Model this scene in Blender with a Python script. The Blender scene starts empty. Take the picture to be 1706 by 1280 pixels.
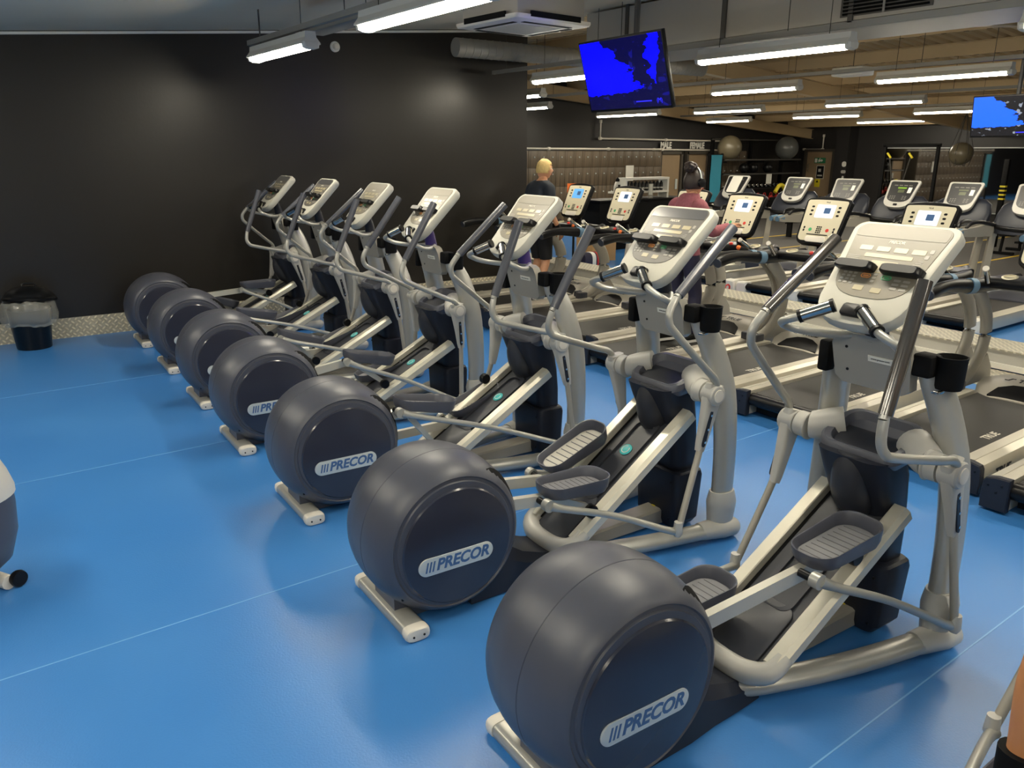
import bpy, bmesh, math, random
from mathutils import Vector, Matrix, noise
random.seed(7)
C = bpy.context.scene.collection
R = math.radians
PI = math.pi

# ------------------------------------------------------------------ camera
cam_data = bpy.data.cameras.new('camera')
cam = bpy.data.objects.new('camera', cam_data)
C.objects.link(cam)
bpy.context.scene.camera = cam
cam_data.sensor_width = 36.0
cam_data.lens = 1314.608 / 1706.0 * 36.0
cam_data.clip_start = 0.05
cam_data.clip_end = 200
_yaw, _pit, _rol = R(53.45357), R(-16.44445), R(0.075)
_F = Vector((math.cos(_yaw) * math.cos(_pit), math.sin(_yaw) * math.cos(_pit), math.sin(_pit)))
_R = Vector((math.sin(_yaw), -math.cos(_yaw), 0))
_U = _R.cross(_F)
_R2 = _R * math.cos(_rol) + _U * math.sin(_rol)
_U2 = -_R * math.sin(_rol) + _U * math.cos(_rol)
M = Matrix((_R2, _U2, -_F)).transposed().to_4x4()
M.translation = Vector((0, 0, 1.95))
cam.matrix_world = M

# ------------------------------------------------------------------ world and exposure
sc = bpy.context.scene
sc.view_settings.view_transform = 'Standard'
sc.view_settings.look = 'None'
sc.view_settings.exposure = 2.1
sc.view_settings.gamma = 1.0
sc.view_settings.use_curve_mapping = False
world = bpy.data.worlds.new('world')
sc.world = world
world.use_nodes = True
world.node_tree.nodes['Background'].inputs[0].default_value = (0.5, 0.52, 0.56, 1)
world.node_tree.nodes['Background'].inputs[1].default_value = 0.08
TUBE_STRENGTH = 15.0          # the glow of every fluorescent diffuser

# ------------------------------------------------------------------ materials
def lin(c):
    return tuple(((v / 255) / 12.92 if v / 255 <= 0.04045 else ((v / 255 + 0.055) / 1.055) ** 2.4) for v in c)

def mat(name, rgb, rough=0.5, metal=0.0, coat=0.0, emit=0.0, var=0.0, vscale=8.0, bump=0.0, bscale=200.0, alpha=1.0, trans=0.0, spec=0.5):
    m = bpy.data.materials.new(name)
    m.use_nodes = True
    nt = m.node_tree
    b = nt.nodes['Principled BSDF']
    col = lin(rgb)
    b.inputs['Base Color'].default_value = (*col, 1)
    b.inputs['Roughness'].default_value = rough
    b.inputs['Metallic'].default_value = metal
    b.inputs['Coat Weight'].default_value = coat
    b.inputs['Coat Roughness'].default_value = 0.16
    b.inputs['Specular IOR Level'].default_value = spec
    b.inputs['Alpha'].default_value = alpha
    b.inputs['Transmission Weight'].default_value = trans
    if emit:
        b.inputs['Emission Color'].default_value = (*col, 1)
        b.inputs['Emission Strength'].default_value = emit
    tc = None
    if var or bump:
        tc = nt.nodes.new('ShaderNodeTexCoord')
    if var:
        n = nt.nodes.new('ShaderNodeTexNoise')
        n.inputs['Scale'].default_value = vscale
        n.inputs['Detail'].default_value = 4
        nt.links.new(tc.outputs['Object'], n.inputs['Vector'])
        r = nt.nodes.new('ShaderNodeMapRange')
        r.inputs[3].default_value = 1 - var
        r.inputs[4].default_value = 1 + var
        nt.links.new(n.outputs['Fac'], r.inputs[0])
        x = nt.nodes.new('ShaderNodeVectorMath')
        x.operation = 'SCALE'
        x.inputs[0].default_value = col
        nt.links.new(r.outputs[0], x.inputs['Scale'])
        nt.links.new(x.outputs[0], b.inputs['Base Color'])
        if emit:
            nt.links.new(x.outputs[0], b.inputs['Emission Color'])
    if bump:
        n = nt.nodes.new('ShaderNodeTexNoise')
        n.inputs['Scale'].default_value = bscale
        nt.links.new(tc.outputs['Object'], n.inputs['Vector'])
        bp = nt.nodes.new('ShaderNodeBump')
        bp.inputs['Strength'].default_value = bump
        bp.inputs['Distance'].default_value = 0.002
        nt.links.new(n.outputs['Fac'], bp.inputs['Height'])
        nt.links.new(bp.outputs[0], b.inputs['Normal'])
    return m

def diamond_plate(name, rgb, cell=0.03, metal=0.6, rough=0.35, plane='XY'):
    """aluminium tread plate: raised lozenges laid crosswise, in the bump and a little in the colour"""
    m = mat(name, rgb, rough, metal)
    nt = m.node_tree
    b = nt.nodes['Principled BSDF']
    N = nt.nodes.new
    L = nt.links.new
    def math_(op, a, c=None):
        n = N('ShaderNodeMath'); n.operation = op
        for i, v in enumerate((a, c)):
            if v is None: continue
            if isinstance(v, (int, float)): n.inputs[i].default_value = v
            else: L(v, n.inputs[i])
        return n.outputs[0]
    tc = N('ShaderNodeTexCoord')
    sp = N('ShaderNodeSeparateXYZ')
    L(tc.outputs['Object'], sp.inputs[0])
    a, c = {'XY': (0, 1), 'XZ': (0, 2)}[plane]
    p, q = sp.outputs[a], sp.outputs[c]
    u = math_('MULTIPLY', math_('ADD', p, q), 0.7071 / cell)
    v = math_('MULTIPLY', math_('SUBTRACT', p, q), 0.7071 / cell)
    fu = math_('ABSOLUTE', math_('SUBTRACT', math_('FRACT', u), 0.5))
    fv = math_('ABSOLUTE', math_('SUBTRACT', math_('FRACT', v), 0.5))
    par = math_('MODULO', math_('ABSOLUTE', math_('ADD', math_('FLOOR', u), math_('FLOOR', v))), 2)
    def ell(x, y):
        return math_('ADD', math_('POWER', math_('DIVIDE', x, 0.52), 2), math_('POWER', math_('DIVIDE', y, 0.24), 2))
    e0, e1 = ell(fu, fv), ell(fv, fu)
    mx = N('ShaderNodeMix')
    L(par, mx.inputs[0]); L(e0, mx.inputs[2]); L(e1, mx.inputs[3])
    h = math_('MAXIMUM', math_('SUBTRACT', 1.0, mx.outputs[0]), 0.0)
    h = math_('POWER', h, 0.5)
    bp = N('ShaderNodeBump')
    bp.inputs['Strength'].default_value = 1.0
    bp.inputs['Distance'].default_value = cell * 0.16
    L(h, bp.inputs['Height'])
    L(bp.outputs[0], b.inputs['Normal'])
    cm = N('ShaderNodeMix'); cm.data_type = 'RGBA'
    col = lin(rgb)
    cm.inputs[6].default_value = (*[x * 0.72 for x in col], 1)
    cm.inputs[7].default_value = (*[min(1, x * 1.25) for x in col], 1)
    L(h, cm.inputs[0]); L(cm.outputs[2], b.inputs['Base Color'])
    return m

def floor_material():
    m = mat('blue_vinyl', (58, 134, 212), 0.3)
    nt = m.node_tree; b = nt.nodes['Principled BSDF']; L = nt.links.new
    tc = nt.nodes.new('ShaderNodeTexCoord')
    n1 = nt.nodes.new('ShaderNodeTexNoise'); n1.inputs['Scale'].default_value = 0.9; n1.inputs['Detail'].default_value = 2.5; n1.inputs['Roughness'].default_value = 0.5
    n2 = nt.nodes.new('ShaderNodeTexNoise'); n2.inputs['Scale'].default_value = 110; n2.inputs['Detail'].default_value = 3
    L(tc.outputs['Object'], n1.inputs['Vector']); L(tc.outputs['Object'], n2.inputs['Vector'])
    r1 = nt.nodes.new('ShaderNodeMapRange'); r1.inputs[1].default_value = 0.1; r1.inputs[2].default_value = 0.9
    r1.inputs[3].default_value = 0.285; r1.inputs[4].default_value = 0.38
    L(n1.outputs['Fac'], r1.inputs[0]); L(r1.outputs[0], b.inputs['Roughness'])
    rp = nt.nodes.new('ShaderNodeValToRGB')
    rp.color_ramp.elements[0].position = 0.25; rp.color_ramp.elements[1].position = 0.75
    rp.color_ramp.elements[0].color = (*lin((56, 124, 198)), 1)
    rp.color_ramp.elements[1].color = (*lin((70, 136, 206)), 1)
    L(n1.outputs['Fac'], rp.inputs[0]); L(rp.outputs[0], b.inputs['Base Color'])
    bp = nt.nodes.new('ShaderNodeBump'); bp.inputs['Strength'].default_value = 0.55; bp.inputs['Distance'].default_value = 0.0012
    L(n2.outputs['Fac'], bp.inputs['Height']); L(bp.outputs[0], b.inputs['Normal'])
    b.inputs['Specular IOR Level'].default_value = 0.6
    return m

def wave_material(name, rgb, scale, axis='X', rough=0.6, depth=0.03, dark=0.75):
    m = mat(name, rgb, rough)
    nt = m.node_tree; b = nt.nodes['Principled BSDF']; L = nt.links.new
    tc = nt.nodes.new('ShaderNodeTexCoord')
    w = nt.nodes.new('ShaderNodeTexWave'); w.bands_direction = axis; w.inputs['Scale'].default_value = scale; w.wave_profile = 'SIN'
    L(tc.outputs['Object'], w.inputs['Vector'])
    bp = nt.nodes.new('ShaderNodeBump'); bp.inputs['Distance'].default_value = depth
    L(w.outputs['Fac'], bp.inputs['Height']); L(bp.outputs[0], b.inputs['Normal'])
    return m

def wood_material(name, rgb, rgb2, rough=0.5, stretch=(14, 14, 1.2)):
    m = mat(name, rgb, rough)
    nt = m.node_tree; b = nt.nodes['Principled BSDF']; L = nt.links.new
    tc = nt.nodes.new('ShaderNodeTexCoord'); mp = nt.nodes.new('ShaderNodeMapping'); mp.inputs['Scale'].default_value = stretch
    n = nt.nodes.new('ShaderNodeTexNoise'); n.inputs['Scale'].default_value = 1.0; n.inputs['Detail'].default_value = 6
    rp = nt.nodes.new('ShaderNodeValToRGB'); rp.color_ramp.elements[0].color = (*lin(rgb2), 1); rp.color_ramp.elements[1].color = (*lin(rgb), 1)
    rp.color_ramp.elements[0].position = 0.35; rp.color_ramp.elements[1].position = 0.65
    L(tc.outputs['Object'], mp.inputs[0]); L(mp.outputs[0], n.inputs['Vector']); L(n.outputs['Fac'], rp.inputs[0]); L(rp.outputs[0], b.inputs['Base Color'])
    return m

def screen_material(name, tone):
    """the programme on a television: a bright sky, a dark hill and a tall dark tree"""
    m = bpy.data.materials.new(name); m.use_nodes = True
    nt = m.node_tree; b = nt.nodes['Principled BSDF']; L = nt.links.new; N = nt.nodes.new
    tc = N('ShaderNodeTexCoord'); sp = N('ShaderNodeSeparateXYZ'); L(tc.outputs['UV'], sp.inputs[0])
    def math_(op, a, c=None):
        n = N('ShaderNodeMath'); n.operation = op
        for i, v in enumerate((a, c)):
            if v is None: continue
            if isinstance(v, (int, float)): n.inputs[i].default_value = v
            else: L(v, n.inputs[i])
        return n.outputs[0]
    x, y = sp.outputs[0], sp.outputs[1]
    n = N('ShaderNodeTexNoise'); n.inputs['Scale'].default_value = 9; n.inputs['Detail'].default_value = 7
    L(tc.outputs['UV'], n.inputs['Vector'])
    nz = math_('MULTIPLY', math_('SUBTRACT', n.outputs['Fac'], 0.5), 0.34)
    ground = math_('LESS_THAN', y, math_('ADD', math_('ADD', 0.22, math_('MULTIPLY', math_('POWER', x, 4), 0.2)), math_('MULTIPLY', nz, 0.45)))
    centre = math_('ADD', 0.70, math_('MULTIPLY', math_('SUBTRACT', 0.5, y), 0.32))
    width = math_('ADD', 0.045, math_('MULTIPLY', math_('POWER', math_('MAXIMUM', y, 0.0), 2), 0.24))
    tree = math_('LESS_THAN', math_('ADD', math_('ABSOLUTE', math_('SUBTRACT', x, centre)), nz), width)
    cliff = math_('GREATER_THAN', math_('ADD', x, math_('MULTIPLY', nz, 0.5)), math_('ADD', 0.80, math_('MULTIPLY', y, 0.17)))
    dark = math_('MAXIMUM', math_('MAXIMUM', ground, tree), cliff)
    gl = math_('GREATER_THAN', n.outputs['Fac'], 0.60)
    mx = N('ShaderNodeMix'); mx.data_type = 'RGBA'
    mx.inputs[6].default_value = tone[0]
    dk = N('ShaderNodeMix'); dk.data_type = 'RGBA'; dk.inputs[6].default_value = tone[1]; dk.inputs[7].default_value = tone[2]
    L(gl, dk.inputs[0]); L(dk.outputs[2], mx.inputs[7]); L(dark, mx.inputs[0])
    b.inputs['Base Color'].default_value = (0.01, 0.01, 0.01, 1); b.inputs['Roughness'].default_value = 0.2
    L(mx.outputs[2], b.inputs['Emission Color']); b.inputs['Emission Strength'].default_value = 1.0
    return m

SL = mat('slate_plastic', (78, 80, 90), 0.34, bump=0.15, bscale=900, spec=0.5)
SLD = mat('slate_disc', (52, 54, 66), 0.2, coat=0.3)
DK = mat('charcoal_plastic', (50, 52, 59), 0.4, bump=0.12, bscale=700)
DKN = mat('navy_charcoal_plastic', (36, 39, 49), 0.42, spec=0.35)
BLK = mat('black_plastic', (15, 15, 17), 0.36, spec=0.3)
BLKM = mat('matt_black', (12, 12, 13), 0.75, spec=0.2)
RUB = mat('grip_rubber', (74, 76, 84), 0.3, coat=0.25)
SILV = mat('silver_paint', (180, 179, 172), 0.33, metal=0.4)
SILVL = mat('light_silver_bar', (204, 201, 190), 0.3, metal=0.35)
CREAM = mat('rail_satin_metal', (222, 217, 200), 0.32, metal=0.35)
PLG = mat('light_grey_plastic', (188, 186, 179), 0.4)
WHT = mat('console_shell_plastic', (188, 186, 175), 0.45, spec=0.4)
FACE = mat('console_face', (96, 93, 88), 0.42, coat=0.12)
FACE2 = mat('console_header', (72, 72, 74), 0.3, coat=0.4)
LCD = mat('lcd_glass', (160, 150, 120), 0.3, coat=0.2)
KEYI = mat('key_ink', (150, 146, 136), 0.4)
PRT = mat('printed_light_ink', (206, 200, 186), 0.4)
CHR = mat('chrome', (215, 212, 205), 0.12, metal=1.0)
STL = mat('steel_grip', (196, 192, 184), 0.15, metal=1.0)
BADGE = mat('badge_silver', (206, 212, 210), 0.3, metal=0.15)
BADGE_INK = mat('badge_blue_ink', (72, 104, 150), 0.3)
TEAL = mat('teal_button', (70, 190, 192), 0.35)
ORG = mat('orange_ink', (226, 150, 84), 0.4)
GRN = mat('green_ink', (70, 170, 110), 0.4)
REDI = mat('red_ink', (214, 60, 48), 0.4)
YEL = mat('yellow_sticker', (226, 208, 40), 0.4)
PEDT = mat('pedal_tread_grey', (122, 122, 126), 0.5)
PEDR = mat('pedal_rib_grey', (112, 112, 116), 0.5)
PEDL = mat('pedal_tread_light', (176, 172, 162), 0.5)
PURP = mat('purple_strip', (70, 50, 120), 0.4)
WHITE = mat('white_paint', (232, 230, 222), 0.5)
OFFW = mat('off_white_shell', (226, 220, 208), 0.4)
FLOOR = floor_material()
SEAM = mat('seam_weld', (120, 176, 226), 0.4)
GYMF = mat('dark_rubber_floor', (66, 64, 62), 0.6, var=0.15, vscale=3)
YLINE = mat('yellow_line_paint', (214, 180, 60), 0.5)
BWALL = mat('black_wall_paint', (36, 33, 29), 0.34, var=0.12, vscale=1.5, bump=0.35, bscale=30)
BWALL2 = mat('black_wall_paint_far', (40, 38, 38), 0.45, var=0.1, vscale=1.2)
GREYC = mat('grey_roof_paint', (218, 208, 188), 0.75, var=0.05, vscale=2)
GREYW = mat('grey_wall_paint', (112, 110, 106), 0.7)
BEIGE = mat('beige_steel_paint', (204, 180, 140), 0.7, var=0.05, vscale=2)
DECK = wave_material('beige_corrugated_deck', (204, 178, 138), 1.9, 'Y', 0.65, 0.03)
DUCT = mat('galvanised_duct', (176, 172, 164), 0.5, metal=0.15, var=0.06, vscale=1.5)
DUCTD = mat('dark_duct_flange', (88, 86, 82), 0.55, metal=0.3)
GREYM = mat('grey_channel', (148, 146, 140), 0.5, metal=0.3)
WIRE = mat('wire_grey', (60, 58, 54), 0.6)
TROUGH = mat('light_body_white', (206, 204, 196), 0.45)
TUBE = mat('diffuser_glow', (255, 245, 222), 0.4, emit=TUBE_STRENGTH)
DIAM = diamond_plate('tread_plate_wall', (224, 214, 188), 0.046, 0.1, 0.42, 'XZ')
DIAMF = diamond_plate('tread_plate_flat', (214, 208, 190), 0.05, 0.15, 0.42, 'XY')
BELT = mat('running_belt', (38, 36, 33), 0.5, bump=0.3, bscale=300)
ALU = mat('brushed_rail', (212, 206, 190), 0.34, metal=0.45, var=0.06, vscale=6)
TSILV = mat('treadmill_grey_paint', (172, 167, 155), 0.42, metal=0.2)
TCRM = mat('treadmill_console_cream', (214, 206, 180), 0.4)
BLUEB = mat('blue_band', (98, 130, 156), 0.5)
WOODD = mat('oak_door', (150, 128, 100), 0.5, var=0.1, vscale=4)
FRAMED = mat('dark_door_frame', (74, 68, 60), 0.5)
LOCK = wood_material('locker_grey_oak', (112, 98, 80), (82, 70, 56), 0.45)
MIRROR = mat('mirror_glass', (205, 205, 205), 0.03, metal=1.0)
BALLM = mat('grey_ball_vinyl', (112, 104, 84), 0.28, coat=0.2)
BALLM2 = mat('silver_ball_vinyl', (98, 100, 98), 0.28, coat=0.2)
SKIN = mat('skin', (214, 158, 122), 0.5)
SKINT = mat('tanned_skin', (206, 142, 94), 0.45, var=0.06, vscale=10)
BLOND = mat('blond_hair', (218, 188, 122), 0.6, var=0.25, vscale=60)
DHAIR = mat('dark_brown_hair', (48, 36, 30), 0.5, var=0.3, vscale=50)
TEE = mat('dark_navy_cotton', (36, 42, 52), 0.8)
SHORT = mat('black_cotton', (20, 20, 24), 0.8)
PINK = mat('pink_marl_cotton', (158, 92, 100), 0.85, var=0.35, vscale=60)
LEGG = mat('navy_leggings', (36, 34, 58), 0.7)
BAG = mat('clear_bin_bag', (210, 210, 200), 0.15, alpha=0.32, spec=1.0)
BINB = mat('bin_black_plastic', (18, 19, 21), 0.28, spec=0.35)
TOWEL = mat('turquoise_cloth', (48, 142, 168), 0.7)
ORNP = mat('orange_paper', (240, 120, 50), 0.6)
SCR = mat('treadmill_screen', (206, 218, 236), 0.3, emit=0.2)
SCRB = mat('treadmill_screen_blue', (90, 150, 206), 0.3, emit=0.22)
GRNLED = mat('green_led', (120, 160, 50), 0.3, emit=0.1)
PAPER = mat('paper_white', (238, 236, 226), 0.6)
CARD = mat('cardboard_tan', (190, 150, 100), 0.7)
YBRT = mat('bright_yellow_plastic', (226, 206, 50), 0.5)
REDP = mat('red_plastic', (190, 50, 40), 0.5)

# ------------------------------------------------------------------ mesh helpers
class B:
    """collects shapes; build() links them as one mesh object"""
    def __init__(self):
        self.bm = bmesh.new()
        self.mats = []
        self.mi = 0
    def m(self, material):
        if material not in self.mats: self.mats.append(material)
        self.mi = self.mats.index(material)
        return self
    def _fin(self, faces):
        for f in faces: f.material_index = self.mi
    def box(self, c, s, rot=None, bev=0.0, seg=2):
        r = bmesh.ops.create_cube(self.bm, size=1.0)
        vs = r['verts']
        bmesh.ops.scale(self.bm, vec=s, verts=vs)
        es = list({e for v in vs for e in v.link_edges})
        if bev:
            g = bmesh.ops.bevel(self.bm, geom=es, offset=bev, segments=seg, profile=0.5, affect='EDGES')
            vs = list({v for f in g['faces'] for v in f.verts} | {v for v in vs if v.is_valid})
            # all verts linked to this island
            st = list(vs); seen = set(st)
            while st:
                v = st.pop()
                for e in v.link_edges:
                    w = e.other_vert(v)
                    if w not in seen: seen.add(w); st.append(w)
            vs = list(seen)
        mt = Matrix.Translation(Vector(c))
        if rot is not None:
            mt = mt @ (rot.to_4x4() if isinstance(rot, Matrix) else Matrix.Rotation(rot[2], 4, 'Z') @ Matrix.Rotation(rot[1], 4, 'Y') @ Matrix.Rotation(rot[0], 4, 'X'))
        bmesh.ops.transform(self.bm, matrix=mt, verts=vs)
        self._fin({f for v in vs for f in v.link_faces})
        return self
    def rings(self, rings, cap0=True, cap1=True, closed=False):
        """loft a list of rings of equal length"""
        vr = [[self.bm.verts.new(p) for p in ring] for ring in rings]
        n = len(vr[0]); fs = []
        pairs = list(zip(vr[:-1], vr[1:]))
        if closed: pairs.append((vr[-1], vr[0]))
        for a, b in pairs:
            for i in range(n):
                j = (i + 1) % n
                fs.append(self.bm.faces.new((a[i], a[j], b[j], b[i])))
        if not closed:
            if cap0: fs.append(self.bm.faces.new(list(reversed(vr[0]))))
            if cap1: fs.append(self.bm.faces.new(vr[-1]))
        self._fin(fs)
        return self
    def tube(self, pts, r, seg=12, flat=None, up=(0, 0, 1), smooth=0, closed=False, caps=True):
        """sweep a round (or, with flat=(side, up) factors, oval) section along pts; r is a number or one radius per point"""
        pts = [Vector(p) for p in pts]
        rs = list(r) if isinstance(r, (list, tuple)) else [r] * len(pts)
        if smooth:
            np_, nr = [], []
            cnt = len(pts)
            for i in range(cnt if closed else cnt - 1):
                g = lambda k: pts[k % cnt] if closed else pts[max(0, min(cnt - 1, k))]
                gr = lambda k: rs[k % cnt] if closed else rs[max(0, min(cnt - 1, k))]
                p0, p1, p2, p3 = g(i - 1), g(i), g(i + 1), g(i + 2)
                for k in range(smooth):
                    t = k / smooth
                    np_.append(0.5 * ((2 * p1) + (-p0 + p2) * t + (2 * p0 - 5 * p1 + 4 * p2 - p3) * t * t + (-p0 + 3 * p1 - 3 * p2 + p3) * t ** 3))
                    nr.append(gr(i) * (1 - t) + gr(i + 1) * t)
            if not closed: np_.append(pts[-1]); nr.append(rs[-1])
            pts, rs = np_, nr
        n = len(pts)
        tang = []
        for i in range(n):
            if closed: t = pts[(i + 1) % n] - pts[i - 1]
            else: t = pts[min(n - 1, i + 1)] - pts[max(0, i - 1)]
            tang.append(t.normalized())
        u = Vector(up)
        s = tang[0].cross(u)
        if s.length < 1e-3: s = tang[0].cross(Vector((1, 0, 0)))
        s.normalize()
        rg = []
        for i in range(n):
            t = tang[i]
            if flat is not None:
                s2 = t.cross(Vector(up))
                if s2.length > 1e-2: s = s2.normalized()
            s = (s - t * s.dot(t)).normalized()
            w = s.cross(t)
            fx, fy = flat if flat else (1, 1)
            rg.append([pts[i] + rs[i] * (s * math.cos(a) * fx + w * math.sin(a) * fy) for a in (2 * PI * k / seg for k in range(seg))])
        self.rings(rg, caps, caps, closed)
        return self
    def rev(self, prof, c=(0, 0, 0), axis=(0, 0, 1), seg=32, arc=None, closed=False):
        """turn a profile of (radius, height along axis) around an axis through c"""
        ax = Vector(axis).normalized()
        a = ax.cross(Vector((0, 0, 1)))
        if a.length < 1e-3: a = Vector((1, 0, 0))
        a.normalize(); b = ax.cross(a)
        c = Vector(c)
        if arc is None:
            rg = [[c + ax * h + (a * math.cos(t) + b * math.sin(t)) * max(r, 1e-4) for t in (2 * PI * k / seg for k in range(seg))] for r, h in prof]
            self.rings(rg, True, True)
        return self
    def prism(self, outline, o, ex, ey, ez, depth, bev=0.0):
        """outline in (x, y) of the frame o, ex, ey; thickness depth along ez"""
        o, ex, ey, ez = Vector(o), Vector(ex), Vector(ey), Vector(ez)
        a = [o + ex * p[0] + ey * p[1] for p in outline]
        if bev:
            cx = sum(p[0] for p in outline) / len(outline); cy = sum(p[1] for p in outline) / len(outline)
            k = lambda f: [o + ex * (cx + (p[0] - cx) * f) + ey * (cy + (p[1] - cy) * f) for p in outline]
            w = max(abs(p[0] - cx) for p in outline)
            f = 1 - bev / w
            f2 = 1 - 0.3 * bev / w
            rg = [k(f), [p + ez * bev * 0.3 for p in k(f2)], [p + ez * bev for p in a], [p + ez * (depth - bev) for p in a],
                  [p + ez * (depth - bev * 0.3) for p in k(f2)], [p + ez * depth for p in k(f)]]
        else:
            rg = [a, [p + ez * depth for p in a]]
        # keep the outward side outward
        if (ex.cross(ey)).dot(ez) < 0: rg = [list(reversed(x)) for x in rg]
        self.rings(rg)
        return self
    def build(self, name, material, parent=None, angle=38, kind=None):
        bmesh.ops.recalc_face_normals(self.bm, faces=self.bm.faces)
        me = bpy.data.meshes.new(name)
        self.bm.to_mesh(me); self.bm.free()
        for x in (self.mats or [material]): me.materials.append(x)
        for p in me.polygons: p.use_smooth = True
        try: me.set_sharp_from_angle(angle=R(angle))
        except Exception: pass
        o = bpy.data.objects.new(name, me); C.objects.link(o)
        if parent is not None: o.parent = parent
        if kind: o['kind'] = kind
        return o

def rrect(w, h, r, n=5, cx=0.0, cy=0.0):
    out = []
    for sx, sy, a0 in ((1, 1, 0), (-1, 1, 90), (-1, -1, 180), (1, -1, 270)):
        for k in range(n + 1):
            a = R(a0 + 90 * k / n)
            out.append((cx + sx * (w / 2 - r) + r * math.cos(a), cy + sy * (h / 2 - r) + r * math.sin(a)))
    return out

def empty(name, loc=(0, 0, 0), rz=0.0):
    o = bpy.data.objects.new(name, None); C.objects.link(o)
    o.location = loc; o.rotation_euler = (0, 0, rz); o.empty_display_size = 0.1
    return o

def tag(o, label, cat, group=None, kind=None):
    o['label'] = label; o['category'] = cat
    if group: o['group'] = group
    if kind: o['kind'] = kind
    return o

def struct(name, b, material, parent=None):
    return b.build(name, material, parent, kind='structure' if parent is None else None)

_text_cache = {}
def text(name, s, size, material, parent, o, ex, ey, extrude=0.0008, shear=0.0, bold=0.0, align='CENTER', sx=1.0):
    """flat lettering: centre o, reading direction ex, up ey"""
    key = (s, size, extrude, shear, bold, align)
    if key not in _text_cache:
        cu = bpy.data.curves.new('lettering', 'FONT')
        cu.body = s; cu.size = size; cu.extrude = extrude; cu.shear = shear; cu.offset = bold
        cu.align_x = align; cu.align_y = 'CENTER'; cu.resolution_u = 3
        t = bpy.data.objects.new('lettering', cu); C.objects.link(t)
        dg = bpy.context.evaluated_depsgraph_get()
        me = bpy.data.meshes.new_from_object(t.evaluated_get(dg))
        bpy.data.objects.remove(t); bpy.data.curves.remove(cu)
        _text_cache[key] = me
    me = _text_cache[key].copy(); me.materials.clear(); me.materials.append(material)
    ex, ey = Vector(ex).normalized(), Vector(ey).normalized(); ez = ex.cross(ey)
    mt = Matrix((ex * sx, ey, ez)).transposed().to_4x4(); mt.translation = Vector(o)
    me.transform(mt)
    ob = bpy.data.objects.new(name, me); C.objects.link(ob)
    if parent is not None: ob.parent = parent
    return ob

def copy_tree(o, parent=None):
    c = o.copy(); C.objects.link(c)
    if parent is not None: c.parent = parent
    for ch in o.children: copy_tree(ch, c)
    return c

def skin(chains, sub=2, root=None):
    """grow one continuous surface over a joint graph. chains: lists of (x, y, z, r) or (x, y, z, (ra, rb)); equal points weld"""
    me = bpy.data.meshes.new('body'); idx = {}; vs, rs, es = [], [], []
    for ch in chains:
        prev = None
        for p in ch:
            k = tuple(round(c, 4) for c in p[:3])
            if k not in idx: idx[k] = len(vs); vs.append(p[:3]); rs.append(p[3] if isinstance(p[3], tuple) else (p[3], p[3]))
            if prev is not None and prev != idx[k]: es.append((prev, idx[k]))
            prev = idx[k]
    me.from_pydata(vs, es, []); o = bpy.data.objects.new('body', me); C.objects.link(o)
    md = o.modifiers.new('s', 'SKIN'); md.use_smooth_shade = True
    sv = me.skin_vertices[0].data
    for i, r in enumerate(rs): sv[i].radius = r; sv[i].use_root = (i == 0)
    s2 = o.modifiers.new('d', 'SUBSURF'); s2.levels = sub; s2.render_levels = sub
    dg = bpy.context.evaluated_depsgraph_get()
    out = bpy.data.meshes.new_from_object(o.evaluated_get(dg))
    bpy.data.objects.remove(o); bpy.data.meshes.remove(me)
    for p in out.polygons: p.use_smooth = True
    return out

def skin_obj(name, chains, material, parent=None, sub=2):
    me = skin(chains, sub); me.name = name
    me.materials.clear(); me.materials.append(material)
    o = bpy.data.objects.new(name, me); C.objects.link(o)
    if parent is not None: o.parent = parent
    return o

# ------------------------------------------------------------------ the room
ROW = R(-3.04)
def roof_z(x):
    return 3.90 - 0.078 * abs(x - 11.7)
struct('floor', B().box((4.2, 6.5, -0.05), (16.6, 23, 0.1)), FLOOR)
struct('floor_gym', B().box((18.85, 6.5, -0.05), (12.7, 23, 0.1)), GYMF)
for i, y in enumerate((1.13, 3.24, 5.36, 7.45)):
    struct('trim_%d' % (i + 1), B().box((4.0, y, 0.0005), (15.0, 0.006, 0.001)), SEAM)
yl = ((16.6, 11.66, 3.6, 0.08), (15.2, 10.08, 6.0, 0.07), (17.0, 6.57, 6.5, 0.07), (19.6, 8.27, 4.0, 0.07))
for i, (x, y, lx, ly) in enumerate(yl):
    struct('trim_%d' % (i + 11), B().box((x, y, 0.002), (lx, ly, 0.004)), YLINE)

# black wall with its tread-plate skirting, turned a little like the machines
def frame_pt(x, y):    # wall frame origin at (1, 9.6)
    return (1 + (x - 1) * math.cos(ROW), 9.6 + (x - 1) * math.sin(ROW) + y)
b = B()
pts = [(-4.2, 0), (7.14, 0), (7.14, 0.25), (-4.2, 0.25)]
base = [Vector((*frame_pt(x, y), 0)) for x, y in pts]
b.rings([base, [Vector((p.x, p.y, roof_z(p.x) + 0.02)) for p in base]])
struct('wall_back', b, BWALL)
b = B()
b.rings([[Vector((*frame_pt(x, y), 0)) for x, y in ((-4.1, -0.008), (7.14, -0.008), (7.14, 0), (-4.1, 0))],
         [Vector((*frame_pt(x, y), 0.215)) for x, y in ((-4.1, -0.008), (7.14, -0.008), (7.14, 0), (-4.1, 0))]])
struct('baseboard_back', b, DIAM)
b = B()
q = [Vector((*frame_pt(x, y), 0)) for x, y in ((-4.1, -0.03), (7.14, -0.03), (7.14, 0), (-4.1, 0))]
b.rings([[Vector((p.x, p.y, roof_z(p.x) - 0.035)) for p in q], [Vector((p.x, p.y, roof_z(p.x) - 0.01)) for p in q]])
struct('trim_21', b, WHITE)

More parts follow.
